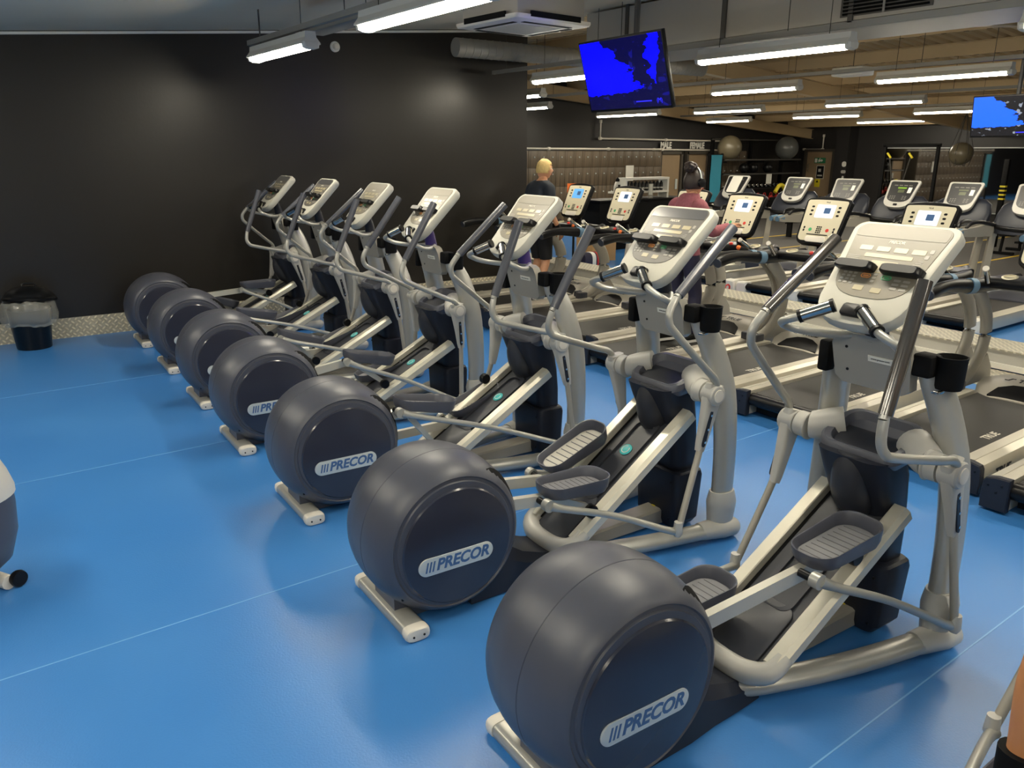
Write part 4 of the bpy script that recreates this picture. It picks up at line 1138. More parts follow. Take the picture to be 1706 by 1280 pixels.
    for i in range(3):
        for j in range(4): b.prism(rrect(0.014, 0.013, 0.003, 1), K(-0.018 + 0.018 * i, 0.092 + 0.018 * j, 0.0028), ex, up, cn, 0.0015)
    b.prism(rrect(0.21, 0.008, 0.002, 1), K(0.0, 0.073, 0.0028), ex, up, cn, 0.003)
    b.build('console_keys', BLK, co)
    B().rev([(0.001, 0), (0.017, 0), (0.001, 0.002)], K(-0.085, 0.118, 0.003), cn, 16).build('start_key', GRN, co)
    B().rev([(0.001, 0), (0.017, 0), (0.001, 0.002)], K(0.085, 0.118, 0.003), cn, 16).build('stop_key', REDI, co)
    B().prism(rrect(0.20, 0.055, 0.02, 3), K(0.0, 0.028, 0.002), ex, up, cn, 0.010, 0.003).build('console_ledge', OFFW, co)
    for s in (-1, 1): B().rev([(0.001, 0), (0.013, 0), (0.013, 0.015), (0.001, 0.016)], K(s * 0.222, HL * 0.62, -0.03), (0, s, 0), 12).build('pivot_knob', STL, co)
    return t
TM = [
 (4.60, 1.29, 'treadmill at the right edge with only its left rear corner in the picture', SCR),
 (4.73, 2.23, 'treadmill right behind the nearest cross-trainer, its belt shining, console out of frame', SCR),
 (4.84, 3.23, 'treadmill whose console is half hidden by the nearest cross-trainer console', SCR),
 (4.84, 4.15, 'treadmill with its lit console between the two nearest cross-trainer consoles', SCR),
 (4.87, 5.07, 'treadmill the woman in the pink top walks on', SCR),
 (5.12, 5.97, 'empty treadmill behind the second cross-trainer, console hidden', SCR),
 (5.02, 6.89, 'empty treadmill left of the woman, in front of the white bottle shelf', SCR),
 (5.08, 7.80, 'treadmill the blond man stands on, with bright blue screen', SCRB),
 (5.12, 8.71, 'last treadmill of the row, mostly hidden by the end of the black wall', SCR),
]
for x, y, lab, scr in TM: treadmill((x, y, 0), lab, scr)
# ------------------------------------------------------------------ tread-plate barrier between the rows
o = empty('floor_barrier', (7.80, 2.2, 0), ROW); tag(o, 'low cable barrier with tread plate top between the two treadmill rows', 'floor barrier')
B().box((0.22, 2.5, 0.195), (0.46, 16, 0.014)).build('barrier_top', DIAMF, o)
B().box((0.22, 2.5, 0.105), (0.42, 15.9, 0.17)).build('barrier_box', PLG, o)
B().box((-0.005, 2.5, 0.045), (0.04, 15.9, 0.05)).build('barrier_angle', WHITE, o)
B().box((-0.33, 2.5, 0.004), (0.62, 15.9, 0.008)).build('floor_plate', DIAMF, o)
o = empty('floor_barrier', (11.75, 2.2, 0), ROW); tag(o, 'low tread plate barrier behind the second treadmill row', 'floor barrier')
B().box((0.1, 2.5, 0.12), (0.24, 16, 0.012)).build('barrier_top', DIAMF, o)
B().box((0.1, 2.5, 0.06), (0.20, 15.9, 0.115)).build('barrier_box', PLG, o)

# ------------------------------------------------------------------ treadmills of the second row
def treadmill2(loc, label, rotc=0.0, card=False):
    t = empty('treadmill', (loc[0], loc[1] + 0.08, 0), 0.0); tag(t, label, 'treadmill', 'treadmills of the back row')
    for s in (-1, 1):
        B().rings([[Vector((x, s * y, z)) for y, z in ((0.25, 0.05), (0.375, 0.05), (0.385, 0.12), (0.37, 0.185), (0.25, 0.195))] for x in (0.05, 1.7)]).build('side_rail', ALU, t, 30)
        B().rings([[Vector((x, s * (0.315 + (y - 0.315) * f), 0.125 + (z - 0.125) * f)) for y, z in ((0.235, 0.05), (0.395, 0.05), (0.40, 0.12), (0.385, 0.20), (0.235, 0.205))] for x, f in ((-0.06, 0.8), (-0.04, 1.0), (0.07, 1.0))]).build('rail_end_cap', WHITE, t, 30)
        B().tube([(1.55, s * 0.34, 0.15), (1.60, s * 0.34, 0.6), (1.66, s * 0.345, 1.02)], [0.075, 0.068, 0.062], 4, (0.75, 1.0), up=(1, 0, 0)).build('upright', TSILV, t, 30)
        b = B().rings([[Vector((x, s * (0.36 + dy), z + dz)) for dy, dz in ((-0.03, -0.06 * f), (0.035, -0.06 * f), (0.035, 0.03 * f), (-0.03, 0.03 * f))] for x, z, f in ((0.72, 1.03, 0.5), (0.80, 1.035, 0.9), (1.2, 1.035, 1.3), (1.75, 1.05, 1.9))])
        arm = b.build('support_arm', TSILV, t, 30)
        B().tube([(0.70, s * 0.362, 1.028), (0.84, s * 0.362, 1.032)], [0.038, 0.046], 10, (0.8, 1)).build('blue_cap', BLUEB, arm)
        B().tube([(0.98, s * 0.37, 1.07), (1.05, s * 0.355, 1.12), (1.22, s * 0.34, 1.135), (1.42, s * 0.33, 1.11), (1.62, s * 0.33, 1.08)], [0.018, 0.024, 0.026, 0.024, 0.02], 10, smooth=4).build('curved_handrail', BLK, t)
    B().box((0.86, 0, 0.165), (1.75, 0.52, 0.03)).build('running_belt', BELT, t)
    B().tube([(0.0, -0.25, 0.14), (0.0, 0.25, 0.14)], 0.05, 16).build('rear_roller', BLK, t)
    B().box((0.9, 0, 0.09), (1.6, 0.5, 0.1)).build('deck_frame', BLKM, t)
    b = B(); rg = []
    for x, z in ((1.55, 0.20), (1.65, 0.27), (1.95, 0.30), (2.10, 0.22), (2.13, 0.05)):
        rg.append([Vector((x, 0.36 * k / 6, z - 0.05 * abs(k / 6) ** 3)) for k in range(-6, 7)] + [Vector((x, 0.36, 0.03)), Vector((x, -0.36, 0.03))])
    b.rings(rg).build('motor_hood', SL, t, 40)
    # shroud behind the console
    b = B(); rg = []
    for z, x, w, d_ in ((0.98, 1.68, 0.34, 0.10), (1.08, 1.72, 0.375, 0.10), (1.20, 1.78, 0.375, 0.07), (1.31, 1.83, 0.345, 0.05), (1.37, 1.86, 0.26, 0.035)):
        rg.append([Vector((x + px_ * d_ - 0.04 * (1 - abs(py_)), py_ * w, z)) for px_, py_ in rrect(2, 2, 0.7, 5)])
    b.rings(rg).build('console_shroud', DKN, t, 50)
    b = B().tube([(1.66, -0.33, 1.06), (1.60, -0.2, 1.045), (1.58, 0, 1.04), (1.60, 0.2, 1.045), (1.66, 0.33, 1.06)], 0.03, 10, smooth=3).build('dash_bar', BLK, t)
    top, bot = Vector((1.86, 0, 1.575)), Vector((1.62, 0, 1.22))
    up = (top - bot).normalized(); HL = (top - bot).length; cn = Vector((-up.z, 0, up.x)); ex = Vector((0, -1, 0))
    K = lambda x, y, n=0.0: bot + ex * x + up * y + cn * n
    def ol(f):
        o = []
        for k in range(6): a = R(90 * k / 5); o.append((0.215 * f - 0.03 + 0.03 * math.cos(a), HL * 0.5 + (HL * 0.5) * f - 0.03 + 0.03 * math.sin(a)))
        for k in range(6): a = R(90 + 90 * k / 5); o.append((-0.215 * f + 0.03 + 0.03 * math.cos(a), HL * 0.5 + (HL * 0.5) * f - 0.03 + 0.03 * math.sin(a)))
        for k in range(13):
            tt = PI + PI * k / 12
            o.append((0.19 * f * math.copysign(abs(math.cos(tt)) ** 0.75, math.cos(tt)), HL * 0.5 - (HL * 0.5) * f * (0.35 + 0.65 * abs(math.sin(tt)) ** 0.8)))
        return o
    o1 = ol(1.0)
    co = B().rings([[K(x * 0.94, y, -0.05) for x, y in o1], [K(x, y, -0.03) for x, y in o1], [K(x, y, -0.004) for x, y in o1], [K(x * 0.98, y * 0.98 + 0.004, 0.0) for x, y in o1]]).build('console', PLG, t, 40)
    o2 = [(x * 0.86, HL * 0.20 + (y - 0.0) * 0.74) for x, y in ol(1.0)]
    B().rings([[K(x, y, -0.001) for x, y in o2], [K(x, y, 0.003) for x, y in o2]]).build('console_face', FACEB, co)
    b = B()
    for k in range(4): b.prism(rrect(0.05, 0.012, 0.002, 1), K(-0.10 + 0.067 * k, HL - 0.085, 0.0028), ex, up, cn, 0.001)
    for i in range(3):
        for j in range(3): b.prism(rrect(0.018, 0.01, 0.002, 1), K(-0.115 + 0.03 * i, 0.13 + 0.022 * j, 0.0028), ex, up, cn, 0.001)
    for i in range(2):
        for j in range(3): b.prism(rrect(0.024, 0.01, 0.002, 1), K(0.06 + 0.036 * i, 0.13 + 0.022 * j, 0.0028), ex, up, cn, 0.001)
    b.build('key_legends', mat_dimink(), co)  # plain key blocks and bars, without letters
    B().prism(rrect(0.12, 0.022, 0.002, 1), K(0.0, HL - 0.125, 0.003), ex, up, cn, 0.001).build('led_strip', GRNLED if 'green lit' in label else LCDD, co)
    B().prism(rrect(0.085, 0.045, 0.002, 1), K(0.0, HL - 0.175, 0.003), ex, up, cn, 0.001).build('display', LCDD, co)
    B().prism(rrect(0.055, 0.028, 0.006, 2), K(0.0, 0.045, 0.0), ex, up, cn, 0.006).build('heart_rate_sensor', BLK, co)
    if card: B().prism(rrect(0.20, 0.30, 0.02, 2), K(-0.01, HL * 0.60, 0.006), ex, up, cn, 0.004).build('notice_card', PAPER, co)
    else: B().prism(rrect(0.05, 0.085, 0.002, 1), K(0.115, HL - 0.16, 0.006), ex, up, cn, 0.002).build('paper_note', PAPER, co)
    return t
FACEB = mat('dark_console_face', (34, 34, 36), 0.4)
LCDD = mat('dim_lcd', (92, 98, 70), 0.3)
def mat_dimink():
    global _dk
    try: return _dk
    except NameError:
        _dk = mat('dim_legend_ink', (120, 118, 112), 0.5); return _dk
T2L = [
 (9.12, 8.46, 'leftmost back-row treadmill, a white notice card over its console', True),
 (9.18, 7.36, 'back-row treadmill whose console stands in front of the exit door', False),
 (9.16, 6.52, 'back-row treadmill in front of the dark wall with the white stickers', False),
 (9.14, 5.68, 'back-row treadmill with green lit console, before the yellow-handled straps', False),
 (9.12, 4.86, 'back-row treadmill left of the yellow striped post, seen over the nearest console', False),
 (9.10, 4.02, 'rightmost back-row treadmill, its console cut off by the right edge', False),
]
for x, y, lab, cd in T2L: treadmill2((x, y, 0), lab, 0, cd)
t = empty('kettlebell', (8.95, 7.02, 0)); tag(t, 'small red and orange item on the floor between the rear ends of two back-row treadmills', 'kettlebell')
B().rev([(0.001, 0), (0.05, 0), (0.075, 0.04), (0.06, 0.09), (0.001, 0.11)], (0, 0, 0), (0, 0, 1), 20).tube([(-0.04, 0, 0.09), (-0.045, 0, 0.14), (0, 0, 0.165), (0.045, 0, 0.14), (0.04, 0, 0.09)], 0.012, 8, smooth=3).build('kettlebell_body', REDI, t)

# ------------------------------------------------------------------ lockers, doors, signs, pipes
def locker(x):
    t = empty('locker_column', (x, 16.55, 0)); 
    B().box((0, 0.22, 0.985), (0.302, 0.44, 1.97)).build('locker_carcass', FRAMED, t)
    zs = (0.06, 0.56, 1.05, 1.53, 1.96)
    for i in range(4):
        d = B().box((0, -0.006, (zs[i] + zs[i + 1]) / 2), (0.294, 0.018, zs[i + 1] - zs[i] - 0.01), None, 0.003).build('locker_door', LOCK, t)
        B().rev([(0.001, 0), (0.020, 0), (0.020, 0.012), (0.014, 0.02), (0.001, 0.02)], (0.04, -0.015, zs[i + 1] - 0.16), (0, -1, 0), 12).build('cam_lock', BADGE, d)
    return t
first = locker(11.4)
LK = [11.4 + 0.304 * k for k in range(21)] + [20.45 + 0.304 * k for k in range(4)]
for k, x in enumerate(LK):
    o = first if k == 0 else copy_tree(first)
    o.location = (x, 16.55, 0)
    if x < 20: tag(o, 'grey oak locker column in the long bank left of the male changing door', 'lockers', 'locker columns left of the doors')
    else: tag(o, 'grey oak locker column behind the ball rack, right of the female changing door', 'lockers', 'locker columns behind the ball rack')
for n, (x0, x1, col) in enumerate(((17.95, 18.92, 1), (19.12, 20.12, 1))):
    d = empty('door_%d' % (n + 1), ((x0 + x1) / 2, 16.95, 0)); d['kind'] = 'structure'
    w = x1 - x0
    B().box((0, 0, 0.94), (w - 0.14, 0.05, 1.87)).build('door_leaf', WOODD, d)
    B().box((-w / 2 + 0.03, -0.03, 0.97), (0.08, 0.12, 1.94)).box((w / 2 - 0.03, -0.03, 0.97), (0.08, 0.12, 1.94)).box((0, -0.03, 1.91), (w, 0.12, 0.08)).build('door_frame', FRAMED, d)
    B().box((w / 2 - 0.2, -0.05, 1.0), (0.09, 0.02, 0.3)).build('push_plate', BADGE, d)
for s, x in (('MALE', 18.22), ('FEMALE', 19.60)):
    o = text('changing_room_sign', s, 0.25, WHITE, None, (x, 16.93, 2.115), (1, 0, 0), (0, 0, 1), 0.012, 0, 0.010, sx=0.76)
    tag(o, 'white raised letters %s above the %s changing room door' % (s, s.lower()), 'sign')
def pipe(pts, label):
    t = empty('wall_pipe', pts[0]); tag(t, label, 'pipe')
    p0 = Vector(pts[0]); loc = [Vector(p) - p0 for p in pts]
    B().tube(loc, 0.026, 10).build('pipe_run', OFFW, t)
    for a, c in zip(loc[:-1], loc[1:]):
        n = max(1, int((c - a).length / 1.8))
        for k in range(n + 1):
            q = a + (c - a) * (k / n)
            B().rev([(0.001, -0.04), (0.042, -0.04), (0.042, 0.04), (0.001, 0.04)], q, (c - a).normalized(), 10).build('pipe_clip', OFFW, t)
pipe([(11.3, 16.50, 2.02), (17.6, 16.50, 2.005), (17.7, 16.9, 2.0), (20.8, 16.90, 1.985)], 'long pale pipe running along the locker tops under the sign letters')
pipe([(15.55, 16.90, 2.74), (15.55, 16.90, 2.29), (20.8, 16.90, 2.26)], 'upper pale pipe with a riser at its left end, above the sign letters')
pipe([(24.90, 16.75, 2.02), (24.90, 16.05, 2.02), (24.90, 16.05, 2.46)], 'short pale pipe bent upward over the exit door')
d = empty('door_3', (24.93, 16.12, 0)); d['kind'] = 'structure'
B().box((0, 0, 0.98), (0.05, 0.96, 1.96)).build('door_leaf', WOODD, d)
B().box((-0.03, -0.53, 0.98), (0.12, 0.09, 1.96)).box((-0.03, 0.53, 0.98), (0.12, 0.09, 1.96)).box((-0.03, 0, 1.99), (0.12, 1.15, 0.08)).build('door_frame', FRAMED, d)
B().tube([(-0.04, 0.38, 1.55), (-0.08, 0.38, 1.53), (-0.08, 0.38, 1.30), (-0.04, 0.38, 1.28)], 0.014, 8).build('door_handle', STL, d)
def panel_x(name, y, z, w, h, m, label, cat, x=24.895):
    o = B().box((0, 0, 0), (0.012, w, h), None, 0.003).build(name, m); o.location = (x, y, z); tag(o, label, cat); return o
GS = mat('exit_sign_green', (40, 120, 78), 0.5)
e = panel_x('exit_sign', 16.1, 1.66, 0.42, 0.18, GS, 'green exit sign with running man and arrow on the oak door', 'exit sign')
B().prism([(-0.10, -0.02), (-0.04, -0.02), (-0.04, -0.05), (0.02, 0), (-0.04, 0.05), (-0.04, 0.02), (-0.10, 0.02)], (-0.008, -0.10, 0), (0, -1, 0), (0, 0, 1), (-1, 0, 0), 0.003).prism([(-0.02, -0.06), (0.0, -0.06), (0.01, -0.01), (0.03, -0.05), (0.05, -0.05), (0.03, 0.01), (0.05, 0.03), (0.01, 0.04), (-0.03, 0.02)], (-0.008, 0.03, 0), (0, -1, 0), (0, 0, 1), (-1, 0, 0), 0.003).rev([(0.001, 0), (0.017, 0), (0.001, 0.003)], (-0.008, 0.0, 0.062), (-1, 0, 0), 10).prism(rrect(0.09, 0.13, 0.004, 1), (-0.008, 0.14, 0), (0, -1, 0), (0, 0, 1), (-1, 0, 0), 0.002).build('exit_symbols', WHITE, e)
e = panel_x('poster', 16.05, 1.28, 0.26, 0.40, BLK, 'small black poster with pale rim on the oak door', 'poster')
B().box((-0.002, 0, -0.11), (0.012, 0.18, 0.05)).box((-0.002, 0.02, 0.06), (0.012, 0.10, 0.10)).build('poster_print', PLG, e)
B().box((0.003, 0, 0), (0.008, 0.30, 0.44)).build('poster_rim', PRT, e)
e = panel_x('warning_notice', 16.12, 0.92, 0.20, 0.26, YEL, 'yellow warning notice below the black poster on the oak door', 'notice')
B().prism([(-0.05, 0.0), (0.05, 0.0), (0, 0.08)], (-0.008, 0, 0.02), (0, -1, 0), (0, 0, 1), (-1, 0, 0), 0.002).build('warning_triangle', BLK, e)
for k, (z, w, h, s) in enumerate(((1.60, 0.15, 0.17, 'round white'), (1.36, 0.17, 0.10, 'oval pale'), (1.17, 0.07, 0.12, 'small white'))):
    o = B().prism(rrect(w, h, min(w, h) * 0.45, 5), (0, 0, 0), (0, -1, 0), (0, 0, 1), (-1, 0, 0), 0.006).build('wall_sticker', WHITE if k != 1 else PLG); o.location = (24.49, 14.95, z - 0.04)
    tag(o, '%s sticker on the dark column right of the exit door, %s' % (s, ('topmost', 'middle one', 'lowest')[k]), 'sticker')
m = B().box((24.96, 11.6, 1.15), (0.05, 4.6, 1.80)).build('wall_mirror', MIRROR); tag(m, 'big wall mirror reflecting the racks, behind the back-row treadmills', 'mirror')
B().box((24.93, 11.6, 2.06), (0.04, 4.64, 0.03)).box((24.93, 11.6, 0.24), (0.04, 4.64, 0.03)).build('mirror_rim', BADGE, m)

# poster on the lockers
o = B().box((0, 0, 0), (0.30, 0.01, 0.42)).build('paper_notice', PAPER); o.location = (16.35, 16.51, 1.36); tag(o, 'cream paper notice taped on the lockers above the bottle shelf', 'notice')

# ball rack
t = empty('storage_rack', (21.6, 16.1, 0)); tag(t, 'black storage rack with rails for balls and weights beside the exit door', 'rack')
for x in (-1.75, 0.1, 1.75): B().box((x, 0.44, 1.17), (0.09, 0.09, 2.34)).box((x, 0.14, 0.02), (0.07, 0.6, 0.04)).box((x, 0.14, 1.64), (0.05, 0.56, 0.05)).build('rack_post', BLKM, t)
for z in (2.30, 1.70, 1.275, 0.845, 0.405):
    for y in ((-0.16, 0.14) if z < 2 else (0.38,)): B().tube([(-1.85, y, z), (1.95, y, z)], 0.024, 8).build('rack_rail', DUCTD, t)
B().box((0, 0, 0.42), (3.5, 0.4, 0.03)).box((0, 0, 0.86), (3.5, 0.4, 0.03)).box((0, 0, 1.30), (3.5, 0.26, 0.02)).build('rack_shelf', BLKM, t)
for x, m_, lab in ((20.12, BALLM, 'big tan exercise ball on top of the rack, right of the female sign'), (22.98, BALLM2, 'silver grey exercise ball on top of the rack, beside the exit door')):
    o = empty('exercise_ball', (x, 16.1, 2.055)); tag(o, lab, 'exercise ball')
    b = B(); prof = [(max(0.001, 0.36 * math.sin(PI * k / 40) + (0.0015 if k % 4 == 0 else 0)), -0.36 * math.cos(PI * k / 40)) for k in range(41)]
    b.rev(prof, (0, 0, 0), (0.3, 0, 1), 40).build('ball_body', m_, o)
MB_ = [(20.85, 'leftmost of the three black balls on the middle rack rail'), (21.32, 'middle one of the three black balls on the middle rack rail'), (22.05, 'rightmost of the three black balls on the middle rack rail')]
for x, lab in MB_:
    o = B().rev([(max(0.001, 0.15 * math.sin(PI * k / 20)), -0.15 * math.cos(PI * k / 20)) for k in range(21)], (0, 0, 0), (0, 0, 1), 24).build('medicine_ball', BINB)
    o.location = (x, 16.09, 1.462); tag(o, lab, 'medicine ball', 'black balls on the rack')
db = B()
for s in (-1, 1): db.rev([(0.001, 0), (0.05, 0), (0.058, 0.01), (0.058, 0.06), (0.05, 0.07), (0.001, 0.07)], (0, s * 0.05, 0), (0, s, 0), 8)
db.tube([(0, -0.06, 0), (0, 0.06, 0)], 0.015, 8)
db = db.build('dumbbell', STL)
for k in range(14):
    o = db if k == 0 else db.copy()
    if k: C.objects.link(o)
    o.location = (20.15 + 0.21 * k, 16.05, 0.933); tag(o, 'chrome and black dumbbell lying in the row on the lower rack shelf', 'dumbbell', 'dumbbells on the lower rack shelf')
kb = B().rev([(0.001, 0), (0.06, 0), (0.095, 0.05), (0.09, 0.12), (0.05, 0.165), (0.001, 0.17)], (0, 0, 0), (0, 0, 1), 20).tube([(-0.05, 0, 0.14), (-0.055, 0, 0.21), (0, 0, 0.245), (0.055, 0, 0.21), (0.05, 0, 0.14)], 0.015, 8, smooth=3)
kb = kb.build('kettlebell', REDP)
for k in range(9):
    o = kb if k == 0 else kb.copy()
    if k: C.objects.link(o)
    o.location = (20.3 + 0.33 * k, 16.05, 0.437); tag(o, 'red kettlebell on the bottom shelf of the ball rack', 'kettlebell', 'kettlebells on the bottom rack shelf')
t = empty('power_bag', (21.6, 15.2, 0)); tag(t, 'bright yellow strap roll standing before the rack, between two back-row consoles', 'yellow bag')
B().tube([(-0.3, 0, 0.75), (-0.1, 0, 0.95), (0.12, 0, 0.90), (0.28, 0, 0.62)], 0.06, 12, smooth=4).build('yellow_roll', YBRT, t)
B().box((0, 0, 0.3), (0.7, 0.3, 0.6), None, 0.02).build('roll_stand', BLKM, t)
o = B().box((0, 0, 0), (0.26, 0.01, 0.30)).build('rack_notice', PAPER); o.location = (21.9, 15.90, 1.12); tag(o, 'small pale notice hung on the ball rack under the black balls', 'notice')

# turquoise banner on a black frame
t = empty('cloth_stand', (17.1, 14.15, 0)); tag(t, 'black stand holding the tall turquoise cloth, right of the woman', 'stand')
B().box((-0.22, 0, 0.95), (0.05, 0.05, 1.9)).box((0.30, 0, 0.95), (0.05, 0.05, 1.9)).box((0.02, 0, 1.86), (0.62, 0.04, 0.04)).box((0.04, 0, 0.02), (0.7, 0.45, 0.04)).build('stand_frame', BLKM, t)
b = B(); rg = []
for k in range(11):
    z = 1.86 - 0.12 * k
    rg.append([Vector((x, -0.035 + 0.006 * math.sin(k + x * 20), z)) for x in (-0.17, 0.05, 0.25)] + [Vector((x, -0.042 + 0.006 * math.sin(k + x * 20), z)) for x in (0.25, 0.05, -0.17)])
o = b.rings(rg).build('hanging_cloth', TOWEL); o.location = (17.1, 14.15, 0); tag(o, 'tall turquoise cloth hanging right of the woman in headphones', 'cloth')

t = copy_tree(t); t.location = (19.8, 7.35, 0); tag(t, 'black stand holding the turquoise cloth at the right, near the striped post', 'stand')
o = o.copy(); C.objects.link(o); o.location = (19.8, 7.35, 0); tag(o, 'turquoise cloth hanging at the right, near the striped post', 'cloth')

# reception shelf with bottles
t = empty('counter', (12.3, 12.1, 0)); tag(t, 'black counter behind the treadmills carrying the white bottle shelf', 'counter')
B().box((0, 0.1, 0.49), (2.6, 0.6, 0.98), None, 0.01).build('counter_body', BLKM, t)
B().box((0, 0.1, 0.99), (2.7, 0.7, 0.03)).build('counter_top', BLK, t)
t = empty('bottle_shelf', (12.45, 12.15, 1.005)); tag(t, 'white two-tier shelf frame full of dark bottles on the counter', 'shelf')
for x in (-0.62, 0.62): B().box((x, 0, 0.21), (0.05, 0.26, 0.42)).build('shelf_side', WHITE, t)
B().box((0, 0, 0.40), (1.28, 0.28, 0.045)).build('shelf_top', WHITE, t)
B().box((-0.12, 0, 0.13), (1.5, 0.30, 0.04)).build('shelf_board', WHITE, t)
bt = B().rev([(0.001, 0), (0.036, 0), (0.038, 0.01), (0.038, 0.15), (0.02, 0.175), (0.02, 0.195), (0.001, 0.2)], (0, 0, 0), (0, 0, 1), 16).build('bottle', BINB)
BTL = B().rev([(0.0385, 0.04), (0.0388, 0.04), (0.0388, 0.07), (0.0385, 0.07)], (0, 0, 0), (0, 0, 1), 16).build('bottle_label', PLG, bt)
for k in range(10):
    o = bt if k == 0 else copy_tree(bt)
    o.location = (12.45 - 0.50 + 0.11 * k, 12.10, 1.156); tag(o, 'dark bottle with pale label standing in the white shelf on the counter', 'bottle', 'bottles on the white shelf')
t = empty('display_stand', (11.66, 12.11, 1.155)); tag(t, 'small black and white figure-shaped stand at the left end of the shelf', 'stand')
B().rings([[Vector((a * w, b_ * 0.05, z)) for a, b_ in rrect(2, 2, 0.8, 4)] for z, w in ((0, 0.09), (0.10, 0.085), (0.16, 0.06), (0.2, 0.03))]).build('stand_body', WHITE, t)
B().rev([(0.001, 0), (0.04, 0.01), (0.045, 0.05), (0.001, 0.1)], (0, 0, 0.19), (0, 0, 1), 14).build('stand_head', BLK, t)
B().box((0, -0.052, 0.09), (0.06, 0.006, 0.10)).build('stand_print', BLK, t)
t = empty('leaflet_holder', (12.45, 11.93, 1.005)); tag(t, 'clear leaflet holder in front of the bottle shelf', 'leaflet holder')
B().box((0, 0, 0.15), (0.11, 0.05, 0.3), None, 0.006).build('holder_body', BAG, t)
B().box((0, 0.0, 0.18), (0.09, 0.012, 0.22)).build('leaflets', PAPER, t)

# things on the floor behind the left treadmills
t = empty('tote_bag', (10.05, 9.95, 0)); tag(t, 'cream fabric tote bag on the floor behind the treadmills', 'bag')
B().rings([[Vector((a * w, b_ * d_, z)) for a, b_ in rrect(2, 2, 0.5, 4)] for z, w, d_ in ((0.0, 0.17, 0.08), (0.15, 0.19, 0.10), (0.40, 0.18, 0.05), (0.45, 0.17, 0.03))]).build('bag_body', PRT, t)
B().tube([(-0.1, 0, 0.44), (-0.09, 0, 0.60), (0, 0, 0.66), (0.09, 0, 0.60), (0.1, 0, 0.44)], 0.010, 6, smooth=3).build('bag_handle', PRT, t)
for (x, y, a, z, lab, rz) in ((9.6, 10.6, 0.42, 0.52, 'tan cardboard box on the floor left of the tote bag', 0.3), (10.2, 10.9, 0.36, 0.60, 'tan cardboard box partly behind the tote bag', -0.2)):
    o = B().box((0, 0, z / 2), (a, a * 0.8, z), None, 0.004).build('cardboard_box', CARD); o.location = (x, y, 0); o.rotation_euler = (0, 0, rz); tag(o, lab, 'cardboard box')
t = empty('gym_bag', (9.15, 10.1, 0)); tag(t, 'dark blue sports bag with white and red stripes beside the boxes', 'sports bag')
B().rings([[Vector((x, 0.13 * f * a, 0.15 + 0.15 * f * b_)) for a, b_ in rrect(2, 2, 0.7, 4)] for x, f in ((-0.24, 0.8), (-0.22, 1), (0.22, 1), (0.24, 0.8))]).build('bag_body', LEGG, t)
B().rings([[Vector((x, 0.132 * a, 0.15 + 0.152 * b_)) for a, b_ in rrect(2, 2, 0.7, 4)] for x in (-0.06, 0.02)]).build('white_stripe', WHITE, t)
B().rings([[Vector((x, 0.132 * a, 0.15 + 0.152 * b_)) for a, b_ in rrect(2, 2, 0.7, 4)] for x in (0.05, 0.08)]).build('red_stripe', REDI, t)
# orange notice by the man
t = empty('notice_stand', (7.45, 8.59, 0), R(-60)); tag(t, 'bright orange paper notice on a black stand beside the blond man', 'notice')
B().box((0, 0, 0.012), (0.36, 0.30, 0.024), None, 0.008).tube([(0, 0, 0.02), (0, 0, 1.30)], 0.016, 10).build('stand_post', BLK, t)
B().box((0, -0.02, 1.375), (0.20, 0.006, 0.29)).build('orange_sheet', ORNP, t)
b = B()
for k, w in enumerate((0.10, 0.14, 0.06, 0.12, 0.05)): b.box((0, -0.024, 1.49 - 0.05 * k), (w * 0.85, 0.002, 0.008))
b.build('printed_lines', REDP, t)

# functional area seen over the right consoles
t = empty('suspension_trainer', (19.6, 10.35, 0)); tag(t, 'black suspension straps on a frame with two bright yellow handles', 'suspension straps')
B().box((0, 0.55, 1.05), (0.07, 0.07, 2.1)).box((0, -0.75, 1.05), (0.07, 0.07, 2.1)).box((0, -0.1, 2.1), (0.07, 1.4, 0.07)).build('strap_frame', BLKM, t)
for y in (0.42, -0.12):
    B().tube([(0, y, 1.86), (0, 0.14, 0.55)], 0.016, 6).build('strap', WIRE, t)
    B().tube([(-0.02, y - 0.05, 1.80), (-0.02, y + 0.05, 1.92)], 0.026, 10).build('yellow_handle', YBRT, t)
t = empty('striped_post', (18.4, 7.55, 0)); tag(t, 'black post with yellow stripes standing before the mirror', 'post')
B().box((0, 0, 0.9), (0.10, 0.10, 1.8), None, 0.01).build('post_body', BLKM, t)
for k in range(4): B().box((0, 0, 1.00 + 0.085 * k), (0.106, 0.106, 0.035)).build('yellow_stripe', YBRT, t)
t = empty('weight_bench', (17.6, 6.9, 0)); tag(t, 'low black exercise bench on the dark floor at the right', 'bench')
B().box((0, 0, 0.40), (1.1, 0.28, 0.08), (0, 0, 0.2), 0.02).build('bench_pad', BLK, t)
for s in (-1, 1): B().tube([(0.4 * s, 0, 0.37), (0.45 * s, 0, 0.03)], 0.03, 8).box((0.45 * s, 0, 0.03), (0.08, 0.5, 0.05)).build('bench_leg', BLKM, t)
t = empty('plate_stand', (15.3, 8.5, 0)); tag(t, 'dark red and black stand on a pale plate beyond the back row', 'stand')
B().box((0, 0, 0.02), (0.9, 0.5, 0.03)).build('base_plate', PRT, t)
B().tube([(0, 0, 0.03), (0.05, 0, 1.0)], 0.035, 8).build('stand_pole', REDP, t)
t = empty('punch_bag', (21.5, 9.95, 0)); tag(t, 'hanging tan ball in a black net before the mirror', 'hanging ball')
B().rev([(max(0.001, 0.28 * math.sin(PI * k / 24)), -0.28 * math.cos(PI * k / 24)) for k in range(25)], (0, 0, 1.90), (0, 0, 1), 28).build('ball_body', BALLM, t)
